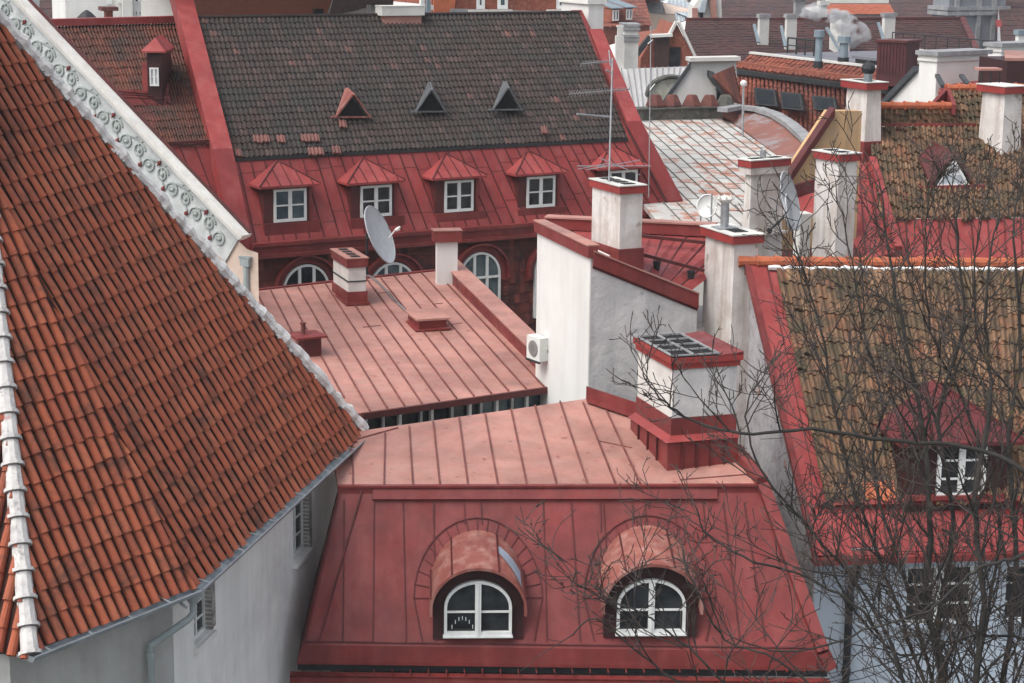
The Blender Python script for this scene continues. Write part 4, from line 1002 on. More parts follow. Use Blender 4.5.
# ================================================================== H: right building
def bH():
    h0, h1 = U(745, 264, 7.15), U(1110, 266, 7.15); e0, e1 = U(814, 557, 12.0), U(1110, 548, 12.0)
    rp = plane(h0, h1, e0); sn = rp[1] if rp[1].z > 0 else -rp[1]; Q = lambda x, y: on(x, y, rp)
    e = hdir(e0, e1); n = Vec((e.y, -e.x, 0)); n = n if n.y < 0 else -n
    root = thing('mossy_tiled_house', 'pale blue house with mossy brown pantile roof behind the bare tree at right', 'building', atz(lerp(e0, e1, .3), 0))
    m = MB(); N = 26
    seams(m, h0, h1, e1, e0, N, .025, .03, 1, 1, 7, .10); obj('metal_apron', m, ['red', 'seam'], root)
    # tiles, stepped along the verge
    A, B, C, D = Q(776, 271)+sn*.03, Q(1112, 273)+sn*.03, Q(1112, 497)+sn*.03, Q(826, 503)+sn*.03
    m = MB(); tiles(m, A, B, C, D, 37, 15, PAN, .075, .04, .8, 41, slip=.05)
    tr = obj('tiled_roof', m, 'tH', root)
    m = MB(); a, b, c, d = Q(862, 484), Q(893, 482), Q(896, 500), Q(866, 501); tiles(m, a+sn*.07, b+sn*.07, c+sn*.07, d+sn*.07, 4, 1, PAN, .05, .03, 1, 5); obj('replaced_tiles', m, 'ridge', tr)
    # ridge
    m = MB(); t = -.15; L = (h1-h0).length; ee = (h1-h0).normalized()
    while t < L:
        p = h0+ee*t+UP*.06; m.tube([p, p+ee*.40], [.12, .10], 9); m.tube([p, p+ee*.05], [.135, .135], 9); t += .39
    rg = obj('ridge_tile_row', m, 'ridge', root)
    m = MB(); rd = random.Random(5); pts = []; rr = []; t = .5
    while t < L: pts.append(h0+ee*t+(Q(776, 271)-Q(776, 264))*.75+sn*.05+UP*rd.uniform(-.02, .02)); rr.append(rd.uniform(.03, .065)); t += .11
    m.tube(pts, rr, 6); obj('ridge_mortar', m, 'mortar', rg)
    # rear slope
    bk = -n*9.2
    m = MB(); m.prism([h0, h1, e1+bk, e0+bk], -UP*.12); obj('rear_roof', m, 'tH', root)
    # gable wall
    g0 = h0+(e0-h0)*.0
    gd = hdir(e0, h0)
    rb = h0+gd*1.1; rb.z = h0.z-2.6; 
    gp = vplane(e0, h0); so = gp[1] if gp[1].x > 0 else -gp[1]
    m = MB(); i = so*.14-UP*.10
    m.prism([h0+i, rb+i, atz(rb, 0)+so*.14, atz(e0, 0)+so*.14+gd*.35, e0+i+gd*.35], so*.4); obj('gable_wall', m, 'rough', root)
    m = MB(); m.prism([h0+UP*.05, e0+UP*.05, e0-UP*.16, h0-UP*.16], so*.06); m.prism([h0+UP*.07-so*.03, e0+UP*.07-so*.03, e0+UP*.03+so*.1, h0+UP*.03+so*.1], UP*.05)
    m.prism([h0+UP*.05, rb+UP*.05, rb-UP*.2, h0-UP*.2], so*.06); obj('verge_board', m, 'redm', root)
    m = MB(); m.prism([h0+so*.08+sn*.02, e0+so*.08+sn*.02, e0+so*.62+sn*.02, h0+so*.62+sn*.02], sn*.03); obj('verge_flashing', m, 'red', root)
    m = MB(); m.bar(Q(818, 505)+sn*.02, Q(1110, 499)+sn*.02, .12, .07, sn); m.box(e0-UP*.14+n*.0, e1-e0, n*.13, UP*.13); obj('eave_gutter', m, 'redm', root)
    m = MB(); m.box(e0-UP*.18-n*.4, e1-e0, n*.42, UP*.04); obj('eave_soffit', m, 'reddk', root)
    # facade
    f0 = atz(e0, 0)-n*.35+so*.15; f1 = atz(e1, 0)-n*.35; fp = (f0, n); zt = e0.z-.18
    rects = []
    for (xl, xr, yt, yb) in ((904, 973, 568, 627), (1003, 1066, 566, 624)):
        o = on(xl, yb, fp); r_ = on(xr, yb, fp); rects.append(((o-f0).dot(e), (r_-f0).dot(e), o.z, on(xl, yt, fp).z))
    m = MB(); us = [0]; 
    for r in rects: us += [r[0], r[1]]
    L = (f1-f0).length; us.append(L)
    for i in range(len(us)-1):
        a, b = us[i], us[i+1]
        if i % 2 == 0: m.box(f0+e*a, e*(b-a), -n*.45, UP*zt)
        else: r = rects[i//2]; m.box(f0+e*a, e*(b-a), -n*.45, UP*r[2]); m.box(f0+e*a+UP*r[3], e*(b-a), -n*.45, UP*(zt-r[3]))
    obj('front_wall', m, 'blue', root)
    for a, b, c, d in rects:
        o = f0+e*a+UP*c-n*.2
        f = rect_window(root, o, e, b-a, d-c, 2, 3, n, .07, .045, ('window', 'window_pane'), mull=.2)
        m = MB(); m.box(f0+e*(a-.08)+UP*(c-.14)-n*.1, e*(b-a+.16), n*.22, UP*.12); obj('window_sill', m, 'zinc', f)
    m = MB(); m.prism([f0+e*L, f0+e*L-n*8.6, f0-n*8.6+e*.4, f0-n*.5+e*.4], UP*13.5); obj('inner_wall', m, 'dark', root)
    # downpipe and hopper
    d0 = on(860, 562, (f0+n*.15, n)); d1 = on(850, 592, (f0+n*.12, n))
    m = MB(); m.tube([d0+UP*.25, d0, d1, atz(d1, 0)], .075, 10); m.tube([d1-UP*.1, d1-UP*.22], .09, 10); m.tube([d1-UP*1.6, d1-UP*1.72], .09, 10)
    m.box(d0+UP*.12-e*.2-n*.12, e*.45, n*.22, UP*.16); obj('downspout', m, 'dark', root)
    m = MB(); m.box(d0+UP*.285-e*.22-n*.12, e*.55, n*.25, UP*.03); obj('gutter_hatch', m, 'zinc', root)
    # dormer
    p = Q(945, 499); dp = (p+n*.03, n)
    l, r = on(904, 498, dp), on(1006, 496, dp); W_ = (r-l).dot(e); H = on(904, 441, dp).z-l.z; l = atz(l, l.z)
    m = MB(); m.box(l-UP*.3, e*W_, -n*2.2, UP*(H+.3)); dd = obj('dormer', m, 'maroon', root)
    FL, FR = l+UP*H-e*.22+n*.25, l+UP*H+e*(W_+.22)+n*.25; BL, BR = FL-n*3, FR-n*3
    A_ = on(950, 391, (l-n*.95, n)); AB = A_-n*1.5
    m = MB(); m.prism([FL, FR, BR, BL], -UP*.07); m.face([FL, FR, A_]); m.face([FL, A_, AB, BL]); m.face([FR, BR, AB, A_])
    for t in (.12, .27, .42, .58, .73, .88):
        q0 = lerp(FL, FR, t); tt = min(t/.5, (1-t)/.5)*.97; m.bar(q0, q0+(A_-lerp(FL, FR, .5))*tt, .03, .035, UP, 1)
    m.bar(FL, A_, .05, .05, UP, 1); m.bar(FR, A_, .05, .05, UP, 1); obj('dormer_roof', m, ['reddorm', 'seam'], dd)
    o = on(935, 497, (l+n*.02, n)); w = (on(983.5, 497, (l+n*.02, n))-o).dot(e); h = on(940, 442, (l+n*.02, n)).z-o.z
    rect_window(dd, o, e, w, h, 2, 3, n, .08, .04, mull=.13)
    m = MB(); m.box(l-e*.0+n*.004+UP*-.02, e*W_, n*.16, UP*.08); obj('dormer_apron', m, 'redm', dd)
bH()
# ================================================================== I: tiled house behind
def bI():
    b0, b1 = U(880, 218, 7.8), U(1110, 216, 7.8)      # foot of the tiles
    t0, t1 = U(868, 127, 5.8), U(1110, 125, 5.8)      # knee (red bar)
    e = hdir(b0, b1); n = Vec((e.y, -e.x, 0)); n = n if n.y < 0 else -n
    root = thing('ochre_gabled_house', 'ochre gabled house with mossy tiles and a triangular white roof window, upper right', 'building', atz(lerp(b0, b1, .4), 0))
    rp = plane(t0, t1, b0); sn = rp[1] if rp[1].z > 0 else -rp[1]; Q = lambda x, y: on(x, y, rp)
    m = MB(); tiles(m, t0, t1, b1, b0, 46, 12, PAN, .08, .045, 1.1, 51, slip=.07); obj('tiled_roof', m, 'tH', root)
    r0, r1 = U(866, 107.5, 5.24), U(947, 107.5, 5.24)
    u0, u1 = t0-sn*.0, Q(955, 127)
    m = MB(); tiles(m, r0, r1, Q(955, 125), Q(862, 126), 14, 3, PAN, .08, .05, 1.6, 52); obj('tiled_roof', m, 'tH', root)
    s0, s1 = U(946, 90, 4.8), U(1110, 88, 4.8)
    m = MB(); tiles(m, s0, s1, t1, Q(952, 125), 32, 5, PAN, .08, .05, 1.6, 53); obj('tiled_roof', m, 'tH', root)
    m = MB(); m.bar(Q(862, 126.5)+sn*.02, Q(975, 126.5)+sn*.02, .16, .08, UP); obj('knee_flashing', m, 'redm', root)
    def ridge(a, b):
        m = MB(); L = (b-a).length; ee = (b-a).normalized(); t = 0
        while t < L: p = a+ee*t+UP*.05; m.tube([p, p+ee*.38], [.13, .10], 8); m.tube([p, p+ee*.06], [.15, .15], 8); t += .38
        obj('ridge_tile_row', m, 'ridge', root)
    ridge(r0, r1); ridge(s0, s1)
    m = MB(); x0, x1 = U(928, 109, 5.2), s0; 
    m.prism([s0+UP*.1, r1+UP*.1-e*.55, r1-UP*.2-e*.55, s0-UP*.6], e*.12); m.prism([s0+UP*.1, U(952, 108, 5.24)+UP*.1, U(952, 108, 5.24)-UP*.2, s0-UP*.5], e*.12); obj('step_flashing', m, 'redm', root)
    # red skirt below tiles and left verge slope
    m = MB(); k0, k1 = U(885, 266, 8.95), U(1110, 264, 8.95); seams(m, b0-UP*.03, b1-UP*.03, k1, k0, 14, .03, .03); obj('metal_apron', m, ['red', 'seam'], root)
    m = MB(); q = [Q(851, 163), Q(872, 160), Q(898, 250), Q(848, 262)]; m.prism([x-sn*.05 for x in q], -sn*.1); m.bar(q[1], q[2], .2, .12, sn); 
    for s in (.35, .7): m.bar(lerp(q[0], q[1], s), lerp(q[3], q[2], s), .03, .03, sn, 1)
    obj('verge_flashing', m, ['red', 'seam'], root)
    # ochre gable
    G0 = V(832, 111, 53.0); G1 = V(784, 182, 51.0); gp = vplane(G1, V(858, 150, 51.6)); gq = lambda x, y: on(x, y, gp)
    gn = gp[1] if gp[1].y < 0 else -gp[1]
    m = MB(); a, b, c, d = gq(832, 111), gq(782, 186), gq(862, 150), gq(862, 111)
    m.prism([a, b, atz(b, 0), atz(c, 0), d], -gn*.4); obj('gable_wall', m, 'ochre', root)
    m = MB(); m.prism([a+gn*.02+UP*.1, b+gn*.02+UP*.1, b+gn*.02-UP*.14, a+gn*.02-UP*.14], gn*.14); m.prism([a+gn*.15+UP*.103, b+gn*.15+UP*.103, b+gn*.15+UP*.04, a+gn*.15+UP*.04], -gn*.3); obj('verge_board', m, 'reddk', root)
    m = MB(); m.prism([atz(x, 0) for x in (k0-n*.2, k1-n*.2, b1-n*7, b0-n*7)], UP*(k0.z-.2)); obj('wall', m, 'white', root)
    # chimneys
    chimney(root, 841, 864, 882, 83, 148, 52.5, 25, .2, .06, 'whitew', 'fired', 'conc', 1, .6, .15, taper=.08, bot=Q(864, 147))
    m = MB(); c = V(856, 152, 52.4)
    chimney(root, 812, 835, 853, 154.5, 252, 47.5, 30, .18, .06, 'whitew', 'fired', 'conc', 2, 2.5)
    chimney(root, 976, 999, 1021, 87, 158, 52.0, 28, .2, .07, 'whitew', 'fired', 'conc', 0, .8, .05, taper=.06, bot=Q(1001, 158))
    # round cowl and red chimney hood
    th = thing('ball_chimney_cowl', 'dark round chimney cowl on the white stack above the ochre gable', 'chimney cowl', V(868, 78, 52.9))
    v = V(868, 78, 52.9); m = MB(); m.tube([v-UP*.1, v+UP*.12], .12, 10); obj('neck', m, 'zinc', th)
    m = MB(); m.lathe(v+UP*.1, [(.08, 0), (.17, .06), (.2, .16), (.17, .26), (.06, .32), (.03, .38)], 12); obj('ball', m, 'dark', th)
    v = V(991, 81, 52.9); th = thing('red_chimney_hood', 'small pinkish red metal hood on thin legs over the far right white stack', 'chimney hood', v)
    m = MB(); q = v+UP*.28-e*.32; m.box(q-n*.0, e*.62, -n*.5, UP*.06); obj('hood_plate', m, 'pink', th)
    for s in (.03, .3, .55): m = MB(); m.box(q-UP*.33+e*s, e*.03, -n*.03, UP*.33); obj('leg', m, 'dark', th)
    # triangular dormer
    dp0 = Q(952, 187); dpl = (dp0+n*.05, n); L_, R_, T = on(934, 186, dpl), on(969, 185, dpl), on(954, 159, dpl)
    Bk = Q(933, 143)
    m = MB(); 
    for q, s in ((L_, -1), (R_, 1)):
        q = q+e*s*.12-UP*.03; TT = T+UP*.12+n*.06
        m.prism([q+n*.05, TT, Bk, q-n*1.1+UP*.7], UP*.05)
    dd = obj('triangular_dormer', m, 'reddk', root)
    m = MB(); s_ = .1
    def fr(P, k, d, th=.09): 
        c = (P[0]+P[1]+P[2])/3; I = [lerp(p, c, k) for p in P]
        for i in range(3): j = (i+1) % 3; m.prism([P[i]+n*d, P[j]+n*d, I[j]+n*d, I[i]+n*d], n*.06)
    fr([L_, R_, T], .22, 0); m.bar(lerp(L_, T, .4), lerp(R_, T, .4), .05, .04); obj('window_frame', m, 'paint', dd)
    m = MB(); m.prism([L_, R_, T], n*.02); obj('window_pane', m, 'glassl', dd)
    m = MB(); m.bar(L_-e*.5-UP*.12+n*.05, R_+e*.4-UP*.12+n*.05, .25, .14); m.prism([L_-e*.45-UP*.1, L_-e*.1-UP*.1, Bk-e*.15, Bk-e*.4], n*.06); obj('dormer_apron', m, 'redm', dd)
    # small red roofs between the stacks
    m = MB(); pz = U(770, 262, 8.5), U(865, 262, 8.5), U(850, 236, 8.3), U(792, 233, 8.3)
    m.prism(list(pz), -UP*.1); m.bar(pz[3], U(862, 262, 8.45), .18, .14); m.bar(U(757, 238, 8.5), U(800, 240, 8.5), .12, .1); m.bar(U(757, 247, 8.5), U(835, 249, 8.5), .1, .12); obj('lean_to_roof', m, 'reddk', root)
    m = MB(); m.prism([atz(x, 0) for x in pz], UP*(pz[0].z-.12)); obj('lean_to_wall', m, 'white', root)
    m = MB(); v = V(800, 236, 48.5); m.box(v-UP*3, az(75)*.28, az(-15)*.4, UP*3.45); m.box(v+UP*.45-az(75)*.03, az(75)*.36, az(-15)*.5, UP*.1); obj('stub_wall', m, 'white', root)
    m = MB(); m.prism([V(797, 190, 50.5), V(830, 178, 50.5), V(832, 206, 49.5), V(800, 218, 49.5)], -UP*.1); obj('lower_red_roof', m, 'red', root)
    m = MB(); m.bar(V(797, 196, 50.3), V(832, 186, 50.3), .2, .3); obj('lower_parapet', m, 'reddk', root)
bI()
def bJ():
    pl = plane(U(645, 122, 8.1), U(740, 118, 8.1), U(690, 215, 9.2)); Q = lambda x, y: on(x, y, pl); sn = pl[1] if pl[1].z > 0 else -pl[1]
    root = thing('rusty_white_roof_building', 'building with low rust-patched white sheet roof, clay cowls and curved parapet', 'building', atz(Q(720, 180), 0))
    P = [Q(x, y) for x, y in ((625, 122), (724, 118), (800, 172), (812, 262), (690, 262), (640, 200))]
    d1 = (Q(700, 218)-Q(660, 178)).normalized(); d2 = sn.cross(d1)
    o = Q(640, 122)
    m = MB(); m.prism(P, -UP*.15)
    uv = lambda p: ((p-o).dot(d1)/.95, (p-o).dot(d2)/.46)
    m.face([p+sn*.004 for p in P], 0, [uv(p) for p in P])
    rd = random.Random(6)
    # seams clipped to the outline by hand: run many and trim by plane bounds
    s2 = MB(); 
    k = -60
    for k in range(-50, 50):
        a = o+d2*(k*.46)-d1*30; s2.bar(a+sn*.01, a+d1*60+sn*.01, .028, .035, sn, 0)
        for j in range(-12, 12):
            b = a+d1*(30+j*1.9+(.95 if k % 2 else 0)); s2.bar(b+sn*.008, b+d2*.46+sn*.008, .025, .01, sn, 0)
    cl = []
    for i in range(len(P)):
        a, b = P[i], P[(i+1) % len(P)]; nn = sn.cross(b-a).normalized(); c = sum(P, Vec())/len(P)
        if (c-a).dot(nn) < 0: nn = -nn
        if i not in (4, 5): cl.append((a, nn))
    cl.append((Q(625, 122), (Q(724, 118)-Q(625, 122)).cross(sn).normalized()*1))
    c = sum(P, Vec())/len(P); cl[-1] = (cl[-1][0], cl[-1][1] if (c-cl[-1][0]).dot(cl[-1][1]) > 0 else -cl[-1][1])
    a, b = Q(610, 122), Q(700, 262); nn = sn.cross(b-a).normalized(); cl.append((a, nn if (c-a).dot(nn) > 0 else -nn))
    r = obj('sheet_roof', m, 'rusty', root)
    s2.clip(cl); obj('standing_seams', s2, 'seamw', r)
    # brown curved slope and parapet
    curve = [(722, 117), (738, 114), (757, 116), (775, 122), (790, 132), (806, 147), (812, 156)]
    inner = [(722, 119), (733, 123), (745, 131), (758, 141), (775, 154), (795, 170), (812, 186)]
    cp = [V(x, y, proj(Q(x, y))[2])+UP*.25 for x, y in curve]; ip = [Q(x, y)+sn*.02 for x, y in inner]
    cp = [Q(x, y+7)+UP*.5 for x, y in curve]
    m = MB()
    for i in range(len(cp)-1): m.prism([cp[i], cp[i+1], ip[i+1], ip[i]], -UP*.1)
    obj('curved_slope', m, 'brownsh', root)
    m = MB(); 
    for i in range(len(cp)-1): m.bar(cp[i]+UP*.0, cp[i+1]+UP*.0, .5, .18)
    obj('curved_parapet', m, 'stone', root)
    m = MB(); a, b = Q(632, 120), Q(737, 117); m.bar(a, b, .7, .45); m.bar(a+UP*.45, b+UP*.45, .9, .06); obj('rear_ledge', m, 'ledge', root)
    e = hdir(a, b)
    for i, x in enumerate((655, 672, 691.5, 709, 725)):
        c = on(x, 114, (a+UP*.5, az(180)))
        c = V(x, 112.5, proj(lerp(a, b, (x-632)/105))[2])
        m = MB()
        for sx in (-.26, .20):
            m.box(c+e*sx, e*.08, az(0)*.3, UP*.3)
        m.box(c-e*.26+az(0)*.2, e*.52, az(0)*.08, UP*.3)
        m.lathe(c+UP*.28, [(.44, 0), (.42, .06), (.24, .42), (.20, .47)], 6)
        obj('clay_cowl', m, 'ledge' if i == 4 else 'clay', root, label='sooty black clay cowl' if i == 4 else None)
    m = MB(); pr = [atz(x, 0) for x in (Q(625, 122), Q(724, 118), Q(812, 190), Q(812, 262), Q(690, 262))]
    m.prism(pr, UP*(Q(690, 262).z-.3)); obj('wall', m, 'white', root)
    part, C, a, b, La, Lb, top = chimney(root, 738, 748.5, 785.5, 161, 240, 49.5, 33, .18, .05, 'whitew', 'fired', 'conc', 2, 3.0, taper=.10, band=((.18, .2, .02), (1.75, .06, .04)))
    m = MB(); q = top+b*Lb*.45+a*La*.5; m.tube([q, q+UP*.2], .08, 10); obj('flue_stub', m, 'steel', part)
    # dishes
    d = 47.8; v = V(783, 232, d)
    th = thing('satellite_dish', 'large pale grey dish bolted to the white chimney at its right side', 'satellite dish', v, 'pair of overlapping dishes on the white chimney')
    mk_dish(th, V(790.5, 201, d-.2), (az(112)*.86+UP*.25), .69, .14, 'dish', ry=.74)
    m = MB(); m.tube([V(784, 215, d+.2), V(789, 204, d-.1)], .04, 6); m.tube([V(784, 198, d-.0), V(787, 217, d-.1)], .035, 6); m.tube([V(785, 216, d), V(769, 231, d-.4)], .03, 6); m.tube([V(767, 229, d-.4), V(771, 233, d-.4)], .06, 6); obj('bracket', m, 'dark', th)
    th = thing('satellite_dish', 'smaller grey dish seen edge-on in front of and below the larger dish', 'satellite dish', v, 'pair of overlapping dishes on the white chimney')
    mk_dish(th, V(789.5, 213, d-1.0), (az(102)*.93-az(0)*.05+UP*.2), .40, .12, 'dish', ry=.46)
    m = MB(); m.tube([V(789, 205, d-.3), V(787, 222, d-.6)], .03, 6); obj('bracket', m, 'dark', th)
    v = V(711, 222, 50); th = thing('white_satellite_dish', 'small round white dish beside thin pole, before the rusty white roof', 'satellite dish', v)
    mk_dish(th, V(707, 206, 50), (az(200)+UP*.3), .26, .1, 'dishw', ry=.30)
    m = MB(); m.tube([v-UP*.5, v+UP*.75], .025, 6); m.tube([v+UP*.35, V(707, 206, 50)], .02, 5); obj('pole', m, 'steel', th)
    m = MB(); q = V(701, 210, 50.2); m.tube([q-UP*.6, q+UP*.3], .02, 5); m.tube([V(697, 206, 50.2), V(703, 204, 50.2)], .02, 5); obj('side_aerial', m, 'steel', th)
bJ()
# antennas
def antenna():
    b = V(609, 178, 41.6); th = thing('television_antenna', 'tall grey television antenna mast standing on the central white chimney', 'antenna', b)
    top = V(612.5, 58, 41.6); m = MB(); m.tube([b-UP*.2, top], .02, 8); m.tube([V(609, 50, 41.6), V(610.5, 66, 41.6)], .015, 5); m.tube([V(606, 70, 41.6), V(613, 74, 41.7)], .02, 5); obj('mast', m, 'steel', th)
    for nm, y, xl, xr, yl, yr, ne, ln in (('aerial_boom', 62, 581, 612, 64, 61, 12, .13), ('aerial_boom', 91, 569, 630, 94, 89, 22, .16), ('aerial_boom', 116, 577, 611, 114, 117, 0, 0)):
        m = MB(); p, q = V(xl, yl, 41.3), V(xr, yr, 41.9); m.tube([p, q], .013 if ne else .025, 6); d = (q-p).normalized(); s = d.cross(UP).normalized()
        for i in range(ne): c = lerp(p, q, (i+.5)/ne); w = ln*(1-.4*i/ne); m.tube([c-s*w*.5+UP*-w*.5, c+s*w*.5+UP*w*.5], .008, 4)
        obj(nm, m, 'steel', th)
    m = MB(); 
    for a, c in (((577, 166), (651, 166)), ((586, 170), (640, 160)), ((600, 158), (640, 175)), ((578, 169), (610, 163))): m.tube([V(a[0], a[1], 41.2), V(c[0], c[1], 42)], .011, 5)
    obj('wide_dipole', m, 'steel', th)
    b = V(651, 104, 62); th = thing('thin_aerial_pole', 'thin pale aerial pole rising right of the red parapet', 'aerial pole', b)
    m = MB(); m.tube([b-UP*3, V(651, 26, 62)], .018, 6); obj('pole', m, 'steel', th)
    m = MB(); m.tube([V(648, 44, 62), V(653, 40, 62)], .025, 5); m.tube([V(650, 90, 62), V(655, 84, 62)], .02, 5); obj('cross_arm', m, 'steel', th)
antenna()
M['maroon2'] = mat('maroon_cladding', (.075, .018, .02), (.05, .014, .016), 2, .6, .15, 8)
M['zincd'] = mat('dark_zinc', (.06, .065, .07), (.04, .045, .05), 2, .5, .1, 8)
M['mossw'] = mat('mossy_white_wall', (.52, .52, .46), (.36, .36, .28), 2.5, .95, .4, 8, dirt=((.16, .16, .10), .7, 2))
M['bluew'] = mat('pale_blue_sheet', (.36, .41, .44), (.26, .31, .34), .7, .6, .2, 5, dirt=((.55, .56, .56), .6, 1.5, .5, .65))
M['stonel'] = mat('light_grey_roof', (.30, .31, .31), (.22, .23, .23), .8, .9, .3, 6)
M['pinkp'] = mat('pale_pink_roof', (.48, .26, .24), (.40, .22, .20), .8, .8, .2, 6)
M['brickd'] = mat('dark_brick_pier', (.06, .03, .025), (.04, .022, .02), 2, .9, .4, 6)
M['tKg'] = mat('greyish_brown_tile', (.15, .10, .10), (.10, .07, .07), .6, .9, .4, 8, tile=([(0, (.11, .075, .075)), (1, (.21, .13, .125))], .6))
sm = bpy.data.materials.new('smoke_volume'); sm.use_nodes = True; nt_ = sm.node_tree; nt_.nodes.remove(nt_.nodes['Principled BSDF'])
pv = nt_.nodes.new('ShaderNodeVolumePrincipled'); pv.inputs['Color'].default_value = (.95, .95, .97, 1)
tcn = nt_.nodes.new('ShaderNodeTexCoord'); dn = ramp(nt_, noi(nt_, tcn.outputs['Object'], 1.6, 5, .6, .5), [(.44, 0.), (.60, 1.0)])
mm_ = nt_.nodes.new('ShaderNodeMath'); mm_.operation = 'MULTIPLY'; mm_.inputs[1].default_value = 2.6; nt_.links.new(dn, mm_.inputs[0]); nt_.links.new(mm_.outputs[0], pv.inputs['Density'])
nt_.links.new(pv.outputs[0], nt_.nodes['Material Output'].inputs['Volume']); M['smoke'] = sm
# ================================================================== far buildings
def house(name, label, ra, rb, ea, eb, dr, de, rm, wm, back=8, nc=30, nr=10, prof=FLT, amp=.04, wins=(), mid=None, group=None, ov=.25, seed=1, winm='glass', tl=True):
    r0, r1, e0, e1 = U(*ra, dr), U(*rb, dr), U(*ea, de), U(*eb, de)
    e = hdir(e0, e1); n = Vec((e.y, -e.x, 0)); n = n if n.y < 0 else -n
    root = thing(name, label, 'building', atz(lerp(e0, e1, .5), 0), group)
    m = MB(); 
    if tl: tiles(m, r0, r1, e1, e0, nc, nr, prof, amp, .03, 1, seed)
    else: seams(m, r0, r1, e1, e0, nc, .05, .05, 1 if isinstance(rm, list) else 0)
    roof = obj('roof', m, rm, root)
    m = MB(); bb = -n*back; m.prism([r0, r1, e1+bb, e0+bb], -UP*.1); obj('rear_roof', m, rm, root)
    m = MB(); i = -n*ov; f0, f1 = atz(e0, 0)+i, atz(e1, 0)+i
    m.prism([f0, f1, f1+bb-i, f0+bb-i], UP*(e0.z-.05)); m.face([r0-UP*.05, f0+UP*e0.z, e0+bb]); m.face([r1-UP*.05, f1+UP*e1.z, e1+bb]); obj('wall', m, wm, root)
    for (xl, xr, yt, yb) in wins:
        o = on(xl, yb, (f0, n)); w = (on(xr, yb, (f0, n))-o).dot(e); h = on(xl, yt, (f0, n)).z-o.z
        rect_window(root, o+n*.02, e, w, h, 2, 2, n, .09, .06, ('window', 'window_pane'), pm=winm)
    return root, (r0, r1, e0, e1, e, n)
def stack(parent, pl, pc, pr, yt, yb, d, yaw, body='conc', capm='stone', fl=True, name='chimney', lab=None):
    c = chimney(parent, pl, pc, pr, yt, yb, d, yaw, .25, .08, body, capm, None, 0, 2.0, name=name)
    if fl:
        C = c[1]; m = MB(); p0 = C-c[2]*.15-c[3]*.05
        m.bar(V(pl-3, yb-(yb-yt)*.62, d+.5), V(pc-1, yb, d-.2), .18, .12); obj('blue_flashing', m, 'bluec', c[0])
    return c
